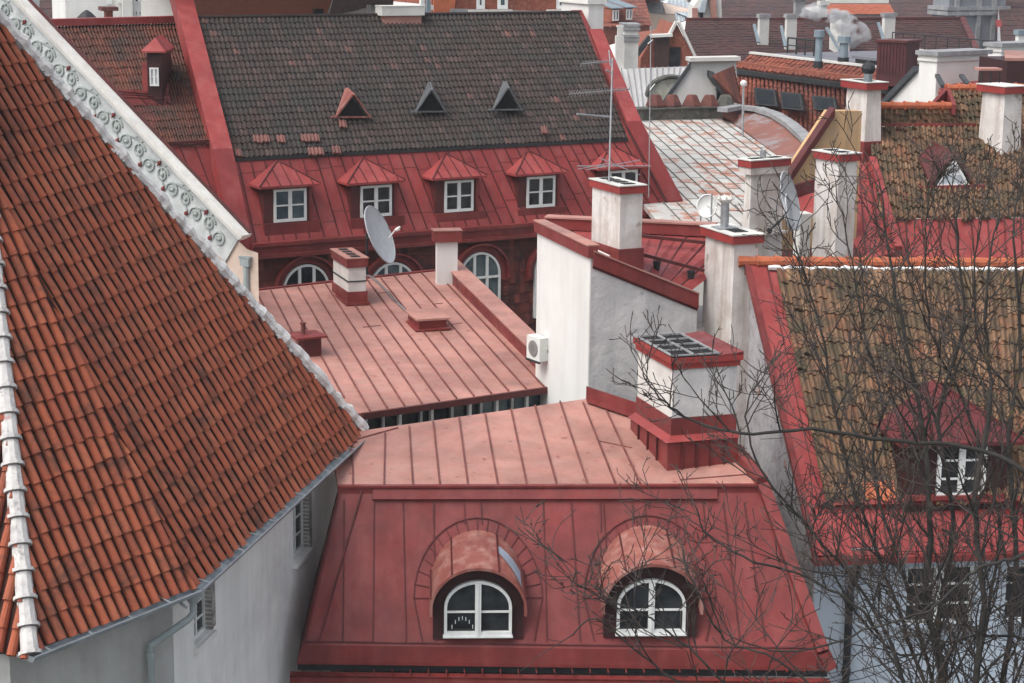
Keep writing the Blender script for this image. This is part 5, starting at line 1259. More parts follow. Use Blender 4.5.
def bK():
    # red pantile building with flat roof
    t0, t1 = U(733, 73, 7.05), U(915, 97, 7.05); b0, b1 = U(728, 146, 10.2), U(915, 168, 10.2)
    e = hdir(t0, t1); n = Vec((e.y, -e.x, 0)); n = n if n.y < 0 else -n
    root = thing('flat_topped_tiled_building', 'rusty red pantile building with railed grey flat roof and dark skylights', 'building', atz(lerp(b0, b1, .5), 0))
    m = MB(); tiles(m, t0, t1, b1, b0, 40, 16, BAR, .08, .03, 1, 61); obj('tiled_slope', m, 'tR', root)
    pl = plane(t0, t1, b0); sn = pl[1] if pl[1].y < 0 else -pl[1]
    for x0, x1, y0, y1 in ((757, 778, 90, 109), (783, 804, 94, 113), (815, 838, 98, 114)):
        a, b, c, d = on(x0, y0, pl), on(x1, y0+2, pl), on(x1+3, y1, pl), on(x0+2, y1-2, pl)
        m = MB(); m.prism([p+sn*.05 for p in (a, b, c, d)], sn*.18); w = obj('skylight', m, 'dark', root)
        m = MB(); k = [lerp(p, (a+b+c+d)/4, .22)+sn*.235 for p in (a, b, c, d)]; m.prism(k, sn*.02); obj('skylight_pane', m, 'glassm', w)
    u0, u1 = t0+UP*.45-n*.5, t1+UP*.45-n*.5
    m = MB(); m.bar(t0+n*.1, t1+n*.1, .3, .22); obj('knee_gutter', m, 'dark', root)
    v0, v1 = t0+UP*.25-n*.1, t1+UP*.25-n*.1
    w0, w1 = t0+UP*.85-n*1.0, t1+UP*.85-n*1.0
    m = MB(); tiles(m, w0, w1, v1, v0, 40, 3, BAR, .08, .03, 1, 62); obj('upper_slope', m, 'tR', root)
    m = MB(); f = [w0+UP*.05, w1+UP*.05, w1-n*9+UP*.05, w0-n*9+UP*.05]; m.prism(f, -UP*.3); obj('flat_roof', m, 'felt', root)
    m = MB(); m.bar(w0+UP*.06, w1+UP*.06, .25, .10); m.bar(w0-n*9+UP*.06, w1-n*9+UP*.06, .3, .14); obj('roof_edge', m, 'conc', root)
    m = MB(); m.prism([atz(x, 0) for x in (b0, b1, b1-n*13, b0-n*13)], UP*(b0.z)); m.prism([atz(x, b0.z) for x in (t0-n*.2, t1-n*.2, t1-n*10, t0-n*10)], UP*(w0.z-b0.z-.3)); obj('wall', m, 'brick', root)
    # railing
    rz = w0.z+.05; rl = thing('roof_railing', 'thin black iron railing along the back of the grey flat roof', 'railing', w0-n*8+UP*.05)
    L = (w1-w0).length; m = MB(); L *= .74; q = w0-n*8.5+UP*.05
    m.tube([q+UP*.9, q+e*L+UP*.9], .03, 5); m.tube([q+UP*.5, q+e*L+UP*.5], .02, 5); obj('handrail', m, 'dark', rl)
    for i in range(13): m = MB(); m.tube([q+e*L*i/12, q+e*L*i/12+UP*.9], .03, 5); obj('post', m, 'dark', rl)
    rl = thing('roof_railing', 'short thicker black railing at the left end of the grey flat roof', 'railing', w0-n*3+UP*.05)
    q = w0+e*.2-n*2+UP*.05; m = MB(); m.tube([q+UP*.75, q+e*2.2+UP*.75], .045, 5); m.tube([q+UP*.4, q+e*2.2+UP*.4], .03, 5); obj('handrail', m, 'dark', rl)
    for i in range(4): m = MB(); m.tube([q+e*2.2*i/3, q+e*2.2*i/3+UP*.75], .045, 5); obj('post', m, 'dark', rl)
    fp = (w0+UP*.05, UP)
    for x, y, h, r, lb in ((818, 68, 1.5, .16, 'slim blue-grey vent pipe standing on the middle of the flat roof'), (843, 64, 1.1, .2, 'squat blue-grey vent pipe on the flat roof below the smoking chimney')):
        p = on(x, y, fp); th = thing('roof_vent_pipe', lb, 'vent pipe', p)
        m = MB(); m.tube([p, p+UP*h], r, 10); obj('pipe', m, 'bluec', th); m = MB(); m.tube([p+UP*(h-.15), p+UP*(h+.15)], r*1.5, 10); obj('cap', m, 'bluec', th); m = MB(); m.tube([p, p+UP*.3], r*1.3, 10); obj('base', m, 'dark', th)
    p = on(870, 67, fp); th = thing('low_roof_vent', 'low dark vent box on the flat roof beside the maroon hut', 'vent box', p)
    m = MB(); m.box(p-e*1.1, e*2.2, -n*2, UP*.3); obj('box_body', m, 'dark', th); m = MB(); m.box(p-e*1.25+UP*.3+n*.1, e*2.5, -n*2.3, UP*.12); obj('lid', m, 'felt', th)
    # maroon hut
    C = on(905, 75, fp); a_, b_ = az(-60), az(40); La, Lb = solveL(C, a_, 876), solveL(C, b_, 918); H = hsolve(C, 43)
    th = thing('maroon_rooftop_hut', 'boxy dark maroon clad hut standing on the grey flat roof', 'rooftop hut', C)
    m = MB(); m.box(C-UP*.5, b_*Lb, a_*La, UP*(H+.5)); 
    for i in range(1, 9): m.bar(C+a_*La*i/9, C+a_*La*i/9+UP*H, .04, .03, -b_)
    obj('cladding', m, 'maroon2', th)
    m = MB(); m.box(C+UP*H-(a_+b_)*.08, b_*(Lb+.16), a_*(La+.16), UP*.1); obj('hut_roof', m, 'reddk', th)
    m = MB(); m.box(C+b_*Lb*.93+UP*H*.3-a_*.2, b_*.3, a_*.2, UP*.6); obj('side_box', m, 'conc', th)
    # lamp post like vent
    p = V(743.5, 112, 78); th = thing('tall_vent_pole', 'slender white topped vent pole before the rusty pantile slope', 'vent pole', p); m = MB(); m.tube([p-UP*1, V(743.5, 85, 78)], .05, 6); obj('pole', m, 'steel', th); m = MB(); m.lathe(V(743.5, 85, 78), [(.08, -.05), (.14, .03), (.14, .12), (.04, .2)], 8); obj('cap', m, 'dishw', th)
    # white gable with black verges
    C0 = V(700, 62, 90); vp = (C0, az(170)); q = lambda x, y: on(x, y, vp); nn = -az(170)
    root = thing('white_gabled_house', 'white gabled house with black edged verges behind the clay cowls', 'building', atz(C0, 0))
    m = MB(); P = [q(655, 118), q(690, 66), q(690, 62), q(736, 61), q(738, 90), q(745, 118)]; m.prism([P[0], P[1], P[2], P[3], P[4], P[5], atz(P[5], 0), atz(P[0], 0)], nn*.4); obj('gable_wall', m, 'whitec', root)
    m = MB(); m.bar(q(688, 61), q(738, 60), .9, .18); obj('wall_coping', m, 'conc', root)
    m = MB(); a, b = q(656, 116), q(690, 68); m.prism([a, b, b+UP*.3, a+UP*.3], -nn*.12); a, b = q(707, 76), q(725, 102); m.prism([a, b, b+UP*.28, a+UP*.28], -nn*1.1); obj('verge_board', m, 'zincd', root)
    a = q(707, 76)-nn*.9; b_ = q(725, 102)-nn*.9; c = V(742, 104, 86); d = V(733, 73, 86)
    m = MB(); tiles(m, a+UP*.1, d+UP*.3, c, b_+UP*.1, 9, 8, BAR, .06, .03, 1, 66); obj('tiled_roof', m, 'tR', root)
    m = MB(); m.box(q(716.5, 101)-nn*.05, q(722, 101)-q(716.5, 101), -nn*.05, UP*(q(716, 89)-q(716, 101)).z); obj('window', m, 'glass', root)
    m = MB(); m.bar(q(714, 88)-nn*.05, q(724, 87.5)-nn*.05, .3, .1); m.bar(q(714.5, 101)-nn*.03, q(714.5, 88)-nn*.03, .1, .1, -nn); obj('window_hood', m, 'conc', root)
    # pale sheet roof with arched mossy dormer
    root, g = house('pale_sheet_roofed_house', 'low house with pale white sheet roof beyond the red parapet peak', (618, 69), (700, 66), (628, 112), (690, 110), 7.6, 9.6, ['whroof', 'stone'], 'white', 10, 14, 1, tl=False)
    c = V(672, 101, 92); m = MB(); e = az(90)
    m.prism([c-e*1.1, c+e*1.1]+arcpts(c+UP*.2, e, UP, 1.1, 0, PI, 12, .85), az(0)*1.0); dd = obj('arched_dormer', m, 'mossw', root)
    m = MB(); oa, ia = arcpts(c+UP*.2-az(0)*.2, e, UP, 1.24, 0, PI, 12, 1.0), arcpts(c+UP*.2-az(0)*.2, e, UP, 1.15, 0, PI, 12, .92)
    for i in range(12): m.prism([oa[i], oa[i+1], ia[i+1], ia[i]], az(0)*1.1)
    obj('arched_roof', m, 'ledge', dd)
    # white fire walls
    def fw(name, label, pl, pc, pr, yt, yb, d, yaw, tail=None):
        C = V(pc, yb, d); a = az(-yaw); b = az(90-yaw); La, Lb = solveL(C, a, pl), solveL(C, b, pr); H = hsolve(C, yt)
        root = thing(name, label, 'fire wall', atz(C, 0)); m = MB(); m.box(atz(C, 0), b*Lb, a*La, UP*(C.z+H)); 
        if tail:
            vp = (C+a*La*.0, b); T = C+a*La+UP*H*.5; q0 = V(tail[0], tail[1], d+3.5)
            m.prism([atz(C+a*La, C.z+H*.68), q0, atz(q0, 0), atz(C+a*La, 0)], b*Lb)
        w = obj('wall_body', m, 'whitec', root)
        m = MB(); m.box(C-(a+b)*.12+UP*H, b*(Lb+.24), a*(La+.24), UP*.16); obj('wall_coping', m, 'stone', root)
        m = MB(); m.box(C-(a+b)*.06+UP*(H-.22), b*(Lb+.12), a*(La+.12), UP*.10); obj('coping_band', m, 'conc', root)
        if tail:
            m = MB(); p, q_ = atz(C+a*La, C.z+H*.68), q0; m.bar(p-b*.0, q_, .35, .22); obj('raking_trim', m, 'zincd', root)
        return C, a, b, La, Lb, H
    C, a, b, La, Lb, H = fw('white_fire_wall', 'long white fire wall with raking foot behind the orange ridge tiles', 917, 934.5, 985, 56, 108, 73, 35, (880, 112))
    fw('white_fire_wall', 'shorter white fire wall at the right picture edge behind the longer one', 984, 999, 1048, 47, 90, 84, 35)
    # maroon structure right edge
    th = thing('maroon_roof_lantern', 'dark maroon roof lantern with pinkish top at the right picture edge', 'roof lantern', V(1015, 85, 70))
    c = V(1006, 86, 70); m = MB(); m.box(c-UP*3, az(80)*2.5, az(-10)*2.5, UP*(3+.9)); obj('lantern_body', m, 'maroon', th)
    m = MB(); z = c+UP*.9; m.prism([z-az(80)*.1, z+az(80)*2.7, z+az(80)*2.7+az(-10)*2.6+UP*.05, z+az(80)*1.0+az(-10)*2.6+UP*.12], UP*.1); obj('lantern_roof', m, 'pink', th)
    th = thing('red_low_roof', 'low red roof bit between the long white fire wall and orange ridge', 'building', V(960, 90, 72)); m = MB(); m.prism([V(943, 82, 74), V(1000, 80, 74), V(1000, 92, 71), V(938, 92, 71)], -UP*.15); obj('roof', m, 'red', th)
    m = MB(); m.bar(V(937, 77, 72.5), V(943, 88, 71), .16, .12); m.bar(V(961, 77, 72.5), V(968, 86, 71), .16, .12); obj('roof_strut', m, 'zincd', th)
    m = MB(); q = V(940, 92, 71.2); m.prism([atz(q, 0), atz(V(998, 92, 71.2), 0), atz(V(998, 84, 74), 0), atz(V(944, 84, 74), 0)], UP*(q.z-.1)); obj('wall', m, 'white', th)
    # long brown roof with white stacks
    root, (r0, r1, e0, e1, e, n) = house('long_brown_roofed_building', 'long building with brown tile roof and four white stacks at upper right', (686, 20), (962, 19), (680, 78), (985, 70), 6.3, 9.0, 'tK', 'white', 16, 70, 22, FLT, seed=71)
    m = MB(); m.bar(r0, r1, .4, .15); m.bar(r1, e1, .4, .18); obj('ridge_tiles', m, 'reddk', root)
    rp = plane(r0, r1, e0)
    for k, (pl, pc, pr, yt, yb) in enumerate(((757, 759, 768.5, 14, 43), (784, 786, 796, 14, 47), (829, 840, 849.5, 14, 51), (881, 884, 894.5, 13, 40))):
        d = proj(on(pc, yb, rp))[2]; stack(root, pl, pc, pr, yt, yb, d-.3, 20)
    # smoke
    v = V(856, 33, 116)
    m = MB()
    for (x, y, sx, sz) in ((851, 32, .95, .85), (838, 16, .8, .5), (815, 12, .8, .5)):
        c = V(x, y, 115); bm = bmesh.new(); bmesh.ops.create_icosphere(bm, subdivisions=3, radius=1); b_ = len(m.v)
        for p in bm.verts:
            q = p.co.copy(); s = 1+.5*noise.noise(q*1.6+Vec((x, 0, 0))); p.co = Vec((q.x*sx*s, q.y*.9*s, q.z*sz*s))
        m.v += [tuple(c+p.co) for p in bm.verts]; bm.verts.index_update(); m.f += [[b_+x_.index for x_ in f.verts] for f in bm.faces]; bm.free()
    m.m = [0]*len(m.f)
    obj('smoke', m, 'smoke', label='puff of white smoke drifting right of the broad white stack', cat='smoke', kind='stuff')
    # dark roof behind it
    house('dark_brown_roofed_building', 'dark brown roof filling the skyline behind the long brown roof', (722, -14), (965, -14), (718, 24), (965, 24), 7.2, 9.5, 'tK', 'white', 12, 50, 10, seed=72)
    root, _ = house('orange_roofed_hall', 'white hall with bright orange tile roof behind the smoking stack', (826, 4), (890, 4), (826, 14), (895, 14), 8.0, 8.9, 'tO', 'conc', 10, 30, 5, seed=73)
    m = MB(); m.bar(V(826, 3, 150), V(888, 3, 150), .6, .6); obj('parapet', m, 'conc', root)
    C = V(822, 18, 140); chimney(root, 818, 820, 827, 1, 20, 140, 20, .3, .1, 'conc', 'conc', None, 0, 6)
    chimney(root, 793, 795, 805, -4, 19, 136, 20, .3, .1, 'stone', 'stone', None, 0, 6)
    root, _ = house('white_flat_roofed_block', 'white block with pale blue roof edge and one dark window, top right', (880, 2), (935, 2), (880, 5), (940, 5), 8.6, 8.9, ['bluec', 'stone'], 'whitec', 10, 8, 1, tl=False, wins=((907, 912, 12.5, 17.5), (914, 918, 12.5, 17.5), (893, 902, -4, 2)))
    # grey tower block
    C = V(946, 60, 150); root = thing('grey_weathered_tower', 'broad grey weathered tower wall with string courses, top right', 'tower', atz(C, 0))
    a = az(-20); b = az(68); La, Lb = solveL(C, a, 930), solveL(C, b, 1002)
    m = MB(); m.box(atz(C, 0), b*Lb, a*La, UP*(C.z+7.5)); obj('tower_wall', m, 'gray', root)
    m = MB()
    for y in (10, 15): m.box(atz(C, V(946, y, 150).z)-(a+b)*.3, b*(Lb+.6), a*(La+.6), UP*.3)
    obj('string_course', m, 'stone', root)
    for x in (951, 973, 988): 
        q = C+b*solveL(C, b, x); m = MB(); m.box(atz(q, C.z-2)-a*.25, b*.35, a*.3, UP*9.4); obj('buttress_pipe', m, 'stone', root)
    m = MB(); q = C+b*solveL(C, b, 985); m.prism([V(996, 20, 142), V(1001, 20, 142), V(1005, 44, 142), V(1000, 44, 142)], az(0)*.3); obj('red_downpipe', m, 'red', root)
    root, _ = house('steep_brown_roofed_house', 'steep dark brown roof in the top right corner', (997, -20), (1060, -20), (1003, 52), (1070, 52), 4.5, 8.2, 'tK', 'stone', 1, 24, 16, seed=75)
    chimney(root, 1015, 1018, 1030, 30, 44, 120, 20, .3, .1, 'whitec', 'bluec', None, 0, 3)
    # ---------------- behind the central ridge
    root, _ = house('bright_orange_roofed_house', 'bright orange plain tile roof behind the left half of the black ridge', (150, -30), (345, -30), (175, 24), (322, 24), 1.6, 4.6, 'tO', 'churchw', 8, 70, 22, seed=81)
    stack(root, 315.5, 317, 321, 9, 20, 70, 20, 'whitec', 'dark', False)
    root, g = house('greyish_tiled_house', 'greyish brown tile roof between orange roof and white pediment', (340, -25), (395, -25), (326, 26), (392, 26), 1.8, 4.7, 'tKg', 'churchw', 8, 22, 14, seed=82)
    m = MB(); m.bar(U(345, -25, 1.8), U(325, 24, 4.6), .2, .15); obj('verge_trim', m, 'bluec', root)
    C = V(376, 22, 78); root = thing('white_attic_house', 'white painted attic with grey trims rising behind the black ridge', 'building', atz(C, 0))
    m = MB(); wl = solveL(C, az(62), 427); m.box(atz(C, 0), az(62)*wl, az(-28)*5, UP*(C.z+.45)); obj('wall', m, 'whitec', root)
    m = MB(); m.box(atz(C, C.z+.45)-az(62)*.2-az(-28)*.2, az(62)*(wl+.4), az(-28)*5.4, UP*.2); obj('cornice', m, 'conc', root)
    for x in (368, 378, 421, 427): m = MB(); q = V(x, 22, 77); m.box(q-UP*3, az(62)*.16, az(-28)*.16, UP*4); obj('corner_post', m, 'bluec' if x in (378, 427) else 'paint', root)
    # brick building
    C = V(432, 24, 84); root = thing('red_brick_building', 'red brick building with white window frames behind the black ridge', 'building', atz(C, 0))
    e = az(64); n = az(154); L = solveL(C, e, 566); m = MB(); m.box(atz(C, 0), e*L, -n*8, UP*(C.z+2.5)); obj('wall', m, 'brick', root)
    for xl, xr in ((476, 484), (497, 507), (556, 566)):
        o = on(xl, 9, (C, n)); w = (on(xr, 9, (C, n))-o).dot(e); f = rect_window(root, o+n*.03, e, w, 1.8, 1, 2, n, .14, .1, ('window', 'window_pane'), pm='glassb')
        m = MB(); m.box(o-e*.5+n*.03-UP*.2, e*(w+.6), n*.35, UP*.18); obj('window_sill', m, 'conc', f)
    m = MB(); a, b_ = on(448, 12, (C, n)), on(566, 15, (C, n)); m.bar(a+n*.1, b_+n*.1, .3, .15); obj('string_course', m, 'stone', root)
    m = MB(); q = on(432, 24, (C, n)); m.prism([q+n*.1, q+e*.9+n*.1, q+e*1.2+UP*2.4+n*.1, q+UP*2.4+n*.1], n*.1); obj('orange_pilaster', m, 'ridge', root)
    # brick-red roof with two grey dormers
    root, (r0, r1, e0, e1, e, n) = house('brick_red_roofed_house', 'house with brick red roof and two small slate dormers, top centre', (592, -18), (640, -18), (596, 27), (652, 25), 5.0, 7.6, 'tR', 'brick', 8, 26, 14, seed=85)
    rp = plane(r0, r1, e0)
    for x, y in ((611, 22), (624.5, 21)):
        o = on(x-2, y, rp)+n*.3; m = MB(); m.box(o, e*.75, -n*1.8, UP*1.0); dd = obj('dormer', m, 'brick', root)
        m = MB(); m.prism([o+UP*1.0+n*.25-e*.15, o+UP*1.0+n*.25+e*1.0, o+UP*1.45-n*1.9+e*1.0, o+UP*1.45-n*1.9-e*.15], UP*.08); obj('dormer_roof', m, 'bluec', dd)
        rect_window(dd, o+n*.02+e*.05+UP*.1, e, .62, .8, 2, 1, n, .09, .1)
    # brick gable with concrete stack
    C = V(664, 68, 110); vp = (C, az(175)); q = lambda x, y: on(x, y, vp); nn = az(-5)
    root = thing('brick_gable_house', 'old brick gable with grey coping beside the long brown roof', 'building', atz(C, 0))
    m = MB(); P = [q(640, 72), q(641, 58), q(652, 38), q(672, 36), q(677, 24), q(694, 58), q(694, 72)]; m.prism(P+[atz(P[-1], 0), atz(P[0], 0)], nn*6); obj('gable_wall', m, 'brick', root)
    m = MB(); m.bar(q(677, 22)-nn*.1, q(694, 58)-nn*.1, .4, .14); m.bar(q(669, 37)-nn*.1, q(677, 22)-nn*.1, .4, .14); m.bar(q(650, 37)-nn*.2, q(671, 36)-nn*.2, .8, .15); obj('gable_coping', m, 'conc', root)
    m = MB(); m.bar(q(634, 60)-nn*.4, q(651, 38)-nn*.4, .4, .3); obj('raking_gutter', m, 'dark', root)
    m = MB(); o = q(669, 67)-nn*.08; m.box(o, q(680, 67)-q(669, 67), nn*.04, UP*(q(669, 47)-q(669, 67)).z); obj('dark_window', m, 'glass', root)
    m = MB(); m.box(q(654, 69)-nn*.3, q(668, 69)-q(654, 69), nn*.3, UP*(q(654, 37)-q(654, 69)).z); obj('dark_pier', m, 'brickd', root)  # pier in a darker brick tone than the gable wall
    # concrete stacks
    C = V(624, 60, 105); root = thing('ribbed_concrete_stack', 'wide white ribbed concrete stack behind the red parapet peak', 'chimney stack', atz(C, 0))
    m = MB(); e = az(85); L = solveL(C, e, 638); m.box(atz(C, 0), e*L, az(-5)*1.5, UP*(C.z+hsolve(C, 26))); obj('stack_body', m, 'conc', root)
    for y in (26, 30, 37, 41): m = MB(); m.box(atz(C, V(624, y, 105).z)-e*.08-az(-5)*.08, e*(L+.16), az(-5)*1.7, UP*.14); obj('stack_rib', m, 'stone', root)
    C = V(616, 52, 104); root = thing('slim_cream_stack', 'slim stepped cream stack left of the ribbed concrete stack', 'chimney stack', atz(C, 0)); m = MB(); m.box(atz(C, 0), e*.42, az(-5)*.5, UP*(C.z+hsolve(C, 36))); m.box(atz(C, C.z+hsolve(C, 36))+e*.08, e*.26, az(-5)*.3, UP*.45); obj('stack_body', m, 'conc', root); m = MB(); m.box(atz(C, C.z+hsolve(C, 36)+.45)+e*.04, e*.34, az(-5)*.38, UP*.1); obj('stack_cap', m, 'conc', root)
    # little roofs beyond
    lst = [('blue_white_roofed_house', 'weathered pale blue roof sloping down between concrete stack and brick gable', (628, 48), (646, 46), (613, 51), (636, 60), 7.6, 8.3, ['bluew', 'stone'], 'stone'),
           ('grey_gabled_house', 'grey roofed house with cream wall behind the two slate dormers', (640, 0), (662, 2), (642, 12), (664, 14), 7.3, 8.2, ['stonel', 'stone'], 'beige'),
           ('distant_blue_roofed_house', 'distant house with pale blue sheet roof at top centre', (668, -2), (690, -1), (666, 9), (692, 9), 8.2, 9.0, ['bluew', 'stone'], 'whitec'),
           ('distant_white_house', 'distant small white house with pinkish roof left of the blue roofs', (640, 14), (668, 15), (642, 20), (668, 21), 8.4, 9.0, ['pink', 'stone'], 'whitec'),
           ('distant_pink_roofed_house', 'distant cream house with pale pink roof under the blue roofs', (657, 11), (676, 10), (655, 17), (676, 17), 9.0, 9.6, ['pinkp', 'stone'], 'beige'),
           ('pale_blue_gabled_house', 'tall pale blue sheet roof joining the brick gable and brown roof', (675, 12), (694, 12), (680, 40), (696, 46), 6.8, 8.9, ['bluew', 'stone'], 'stone')]
    for i, (nm, lb, ra, rb, ea, eb, dr, de, rm, wm) in enumerate(lst):
        house(nm, lb, ra, rb, ea, eb, dr, de, rm, wm, 5, 6, 1, tl=False, ov=.2)
    rd = random.Random(12)
    # scatter of far houses filling the skyline so no bare ground shows
    cols = [('red roofed', 'tR'), ('brown roofed', 'tK'), ('grey roofed', 'stonel'), ('orange roofed', 'tO')]
    for i, (x, y, w, h, rm, wm, lb) in enumerate((
        (700, -3, 14, 8, 'pinkp', 'whitec', 'cream gabled house with tall pink roof beside pale blue sheet roof'),
        (40, -18, 24, 42, 'tK', 'maroon', 'dark maroon roof in the top left corner above the cornice'),
        (600, -18, 60, 16, 'tR', 'brick', 'distant brick red roof crossing the top edge near centre'),
        (424, -30, 190, 22, 'tK', 'brick', 'dark roof crossing the top edge over the brick building'))):
        house('distant_roofed_house', lb, (x, y), (x+w, y), (x-1, y+h), (x+w+1, y+h), 5.2 if y < -10 else 7.6, 7.0 if y < -10 else 8.8, rm, wm, 8, 16, 6, seed=90+i)
    # red striped bands with white walls near top
    C = V(709, 19, 135); root = thing('white_and_pink_gable', 'narrow white gable with pink raking roof strip behind the brown ridge', 'building', atz(C, 0))
    vp = (C, az(180)); q = lambda x, y: on(x, y, vp); 
    m = MB(); m.prism([q(692, 22), q(694, 6), q(704, -8), q(721, -8), q(722, 22), atz(q(722, 22), 0), atz(q(692, 22), 0)], az(0)*4); obj('wall', m, 'conc', root)
    m = MB(); m.prism([q(708, -10), q(715, -10), q(717, 20), q(711, 20)], -az(0)*.3); m.prism([q(692, 8), q(697, 8), q(698, 20), q(692, 20)], -az(0)*.3); obj('pink_strip', m, 'pink', root)
    m = MB(); m.prism([q(699, 10), q(703, 9), q(703, 20), q(700, 20)], -az(0)*.1); obj('dark_opening', m, 'glass', root)
    m = MB(); m.prism([q(704, -8), q(708, -8), q(704, 12), q(698, 12)], -az(0)*.6); obj('blue_roof_strip', m, 'bluew', root)
    # ---------------- top left
    C = V(66, 24, 100); root = thing('white_town_house', 'white town house with small windows behind the sooty tiled wing', 'building', atz(C, 0))
    e = az(72); n = az(162); L = solveL(C, e, 200); m = MB(); m.box(atz(C, 0), e*L, -n*8, UP*(C.z+4)); obj('wall', m, 'whitec', root)
    for xl, xr, yt, yb in ((134.5, 142, 10, 21), (134, 144, -6, 3), (118, 123, -3, 3), (107, 112, -3, 4)):
        o = on(xl, yb, (C, n)); w = (on(xr, yb, (C, n))-o).dot(e); h = on(xl, yt, (C, n)).z-o.z; rect_window(root, o+n*.02, e, w, h, 2, 2, n, .07, .08, ('window', 'window_pane'))
    m = MB(); o = on(122, 22, (C, n)); m.box(atz(o, 0)+n*.1, e*.5, n*.4, UP*(C.z+4)); obj('pilaster', m, 'conc', root)
    root, _ = house('orange_hipped_house', 'small orange hipped roof in front of the white town house', (101, 15), (126, 14), (97, 27), (134, 26), 5.0, 5.8, 'ridge', 'beige', 4, 12, 4, seed=95)
    chimney(root, 104, 106, 113, 7, 16, 78, 20, .15, .2, 'brick', 'clay', None, 0, 1)
    v = V(87, 22, 82); th = thing('black_domed_vent', 'black domed roof vent in front of the white town house', 'roof vent', v); m = MB(); m.lathe(v-UP*.8, [(.5, 0), (.55, .6), (.5, .9), (.2, 1.2), (.05, 1.3)], 12); obj('dome', m, 'dark', th); m = MB(); m.box(v-UP*1.6-az(90)*.6, az(90)*1.2, az(0)*1, UP*1); obj('dome_base', m, 'dark', th)
bK()
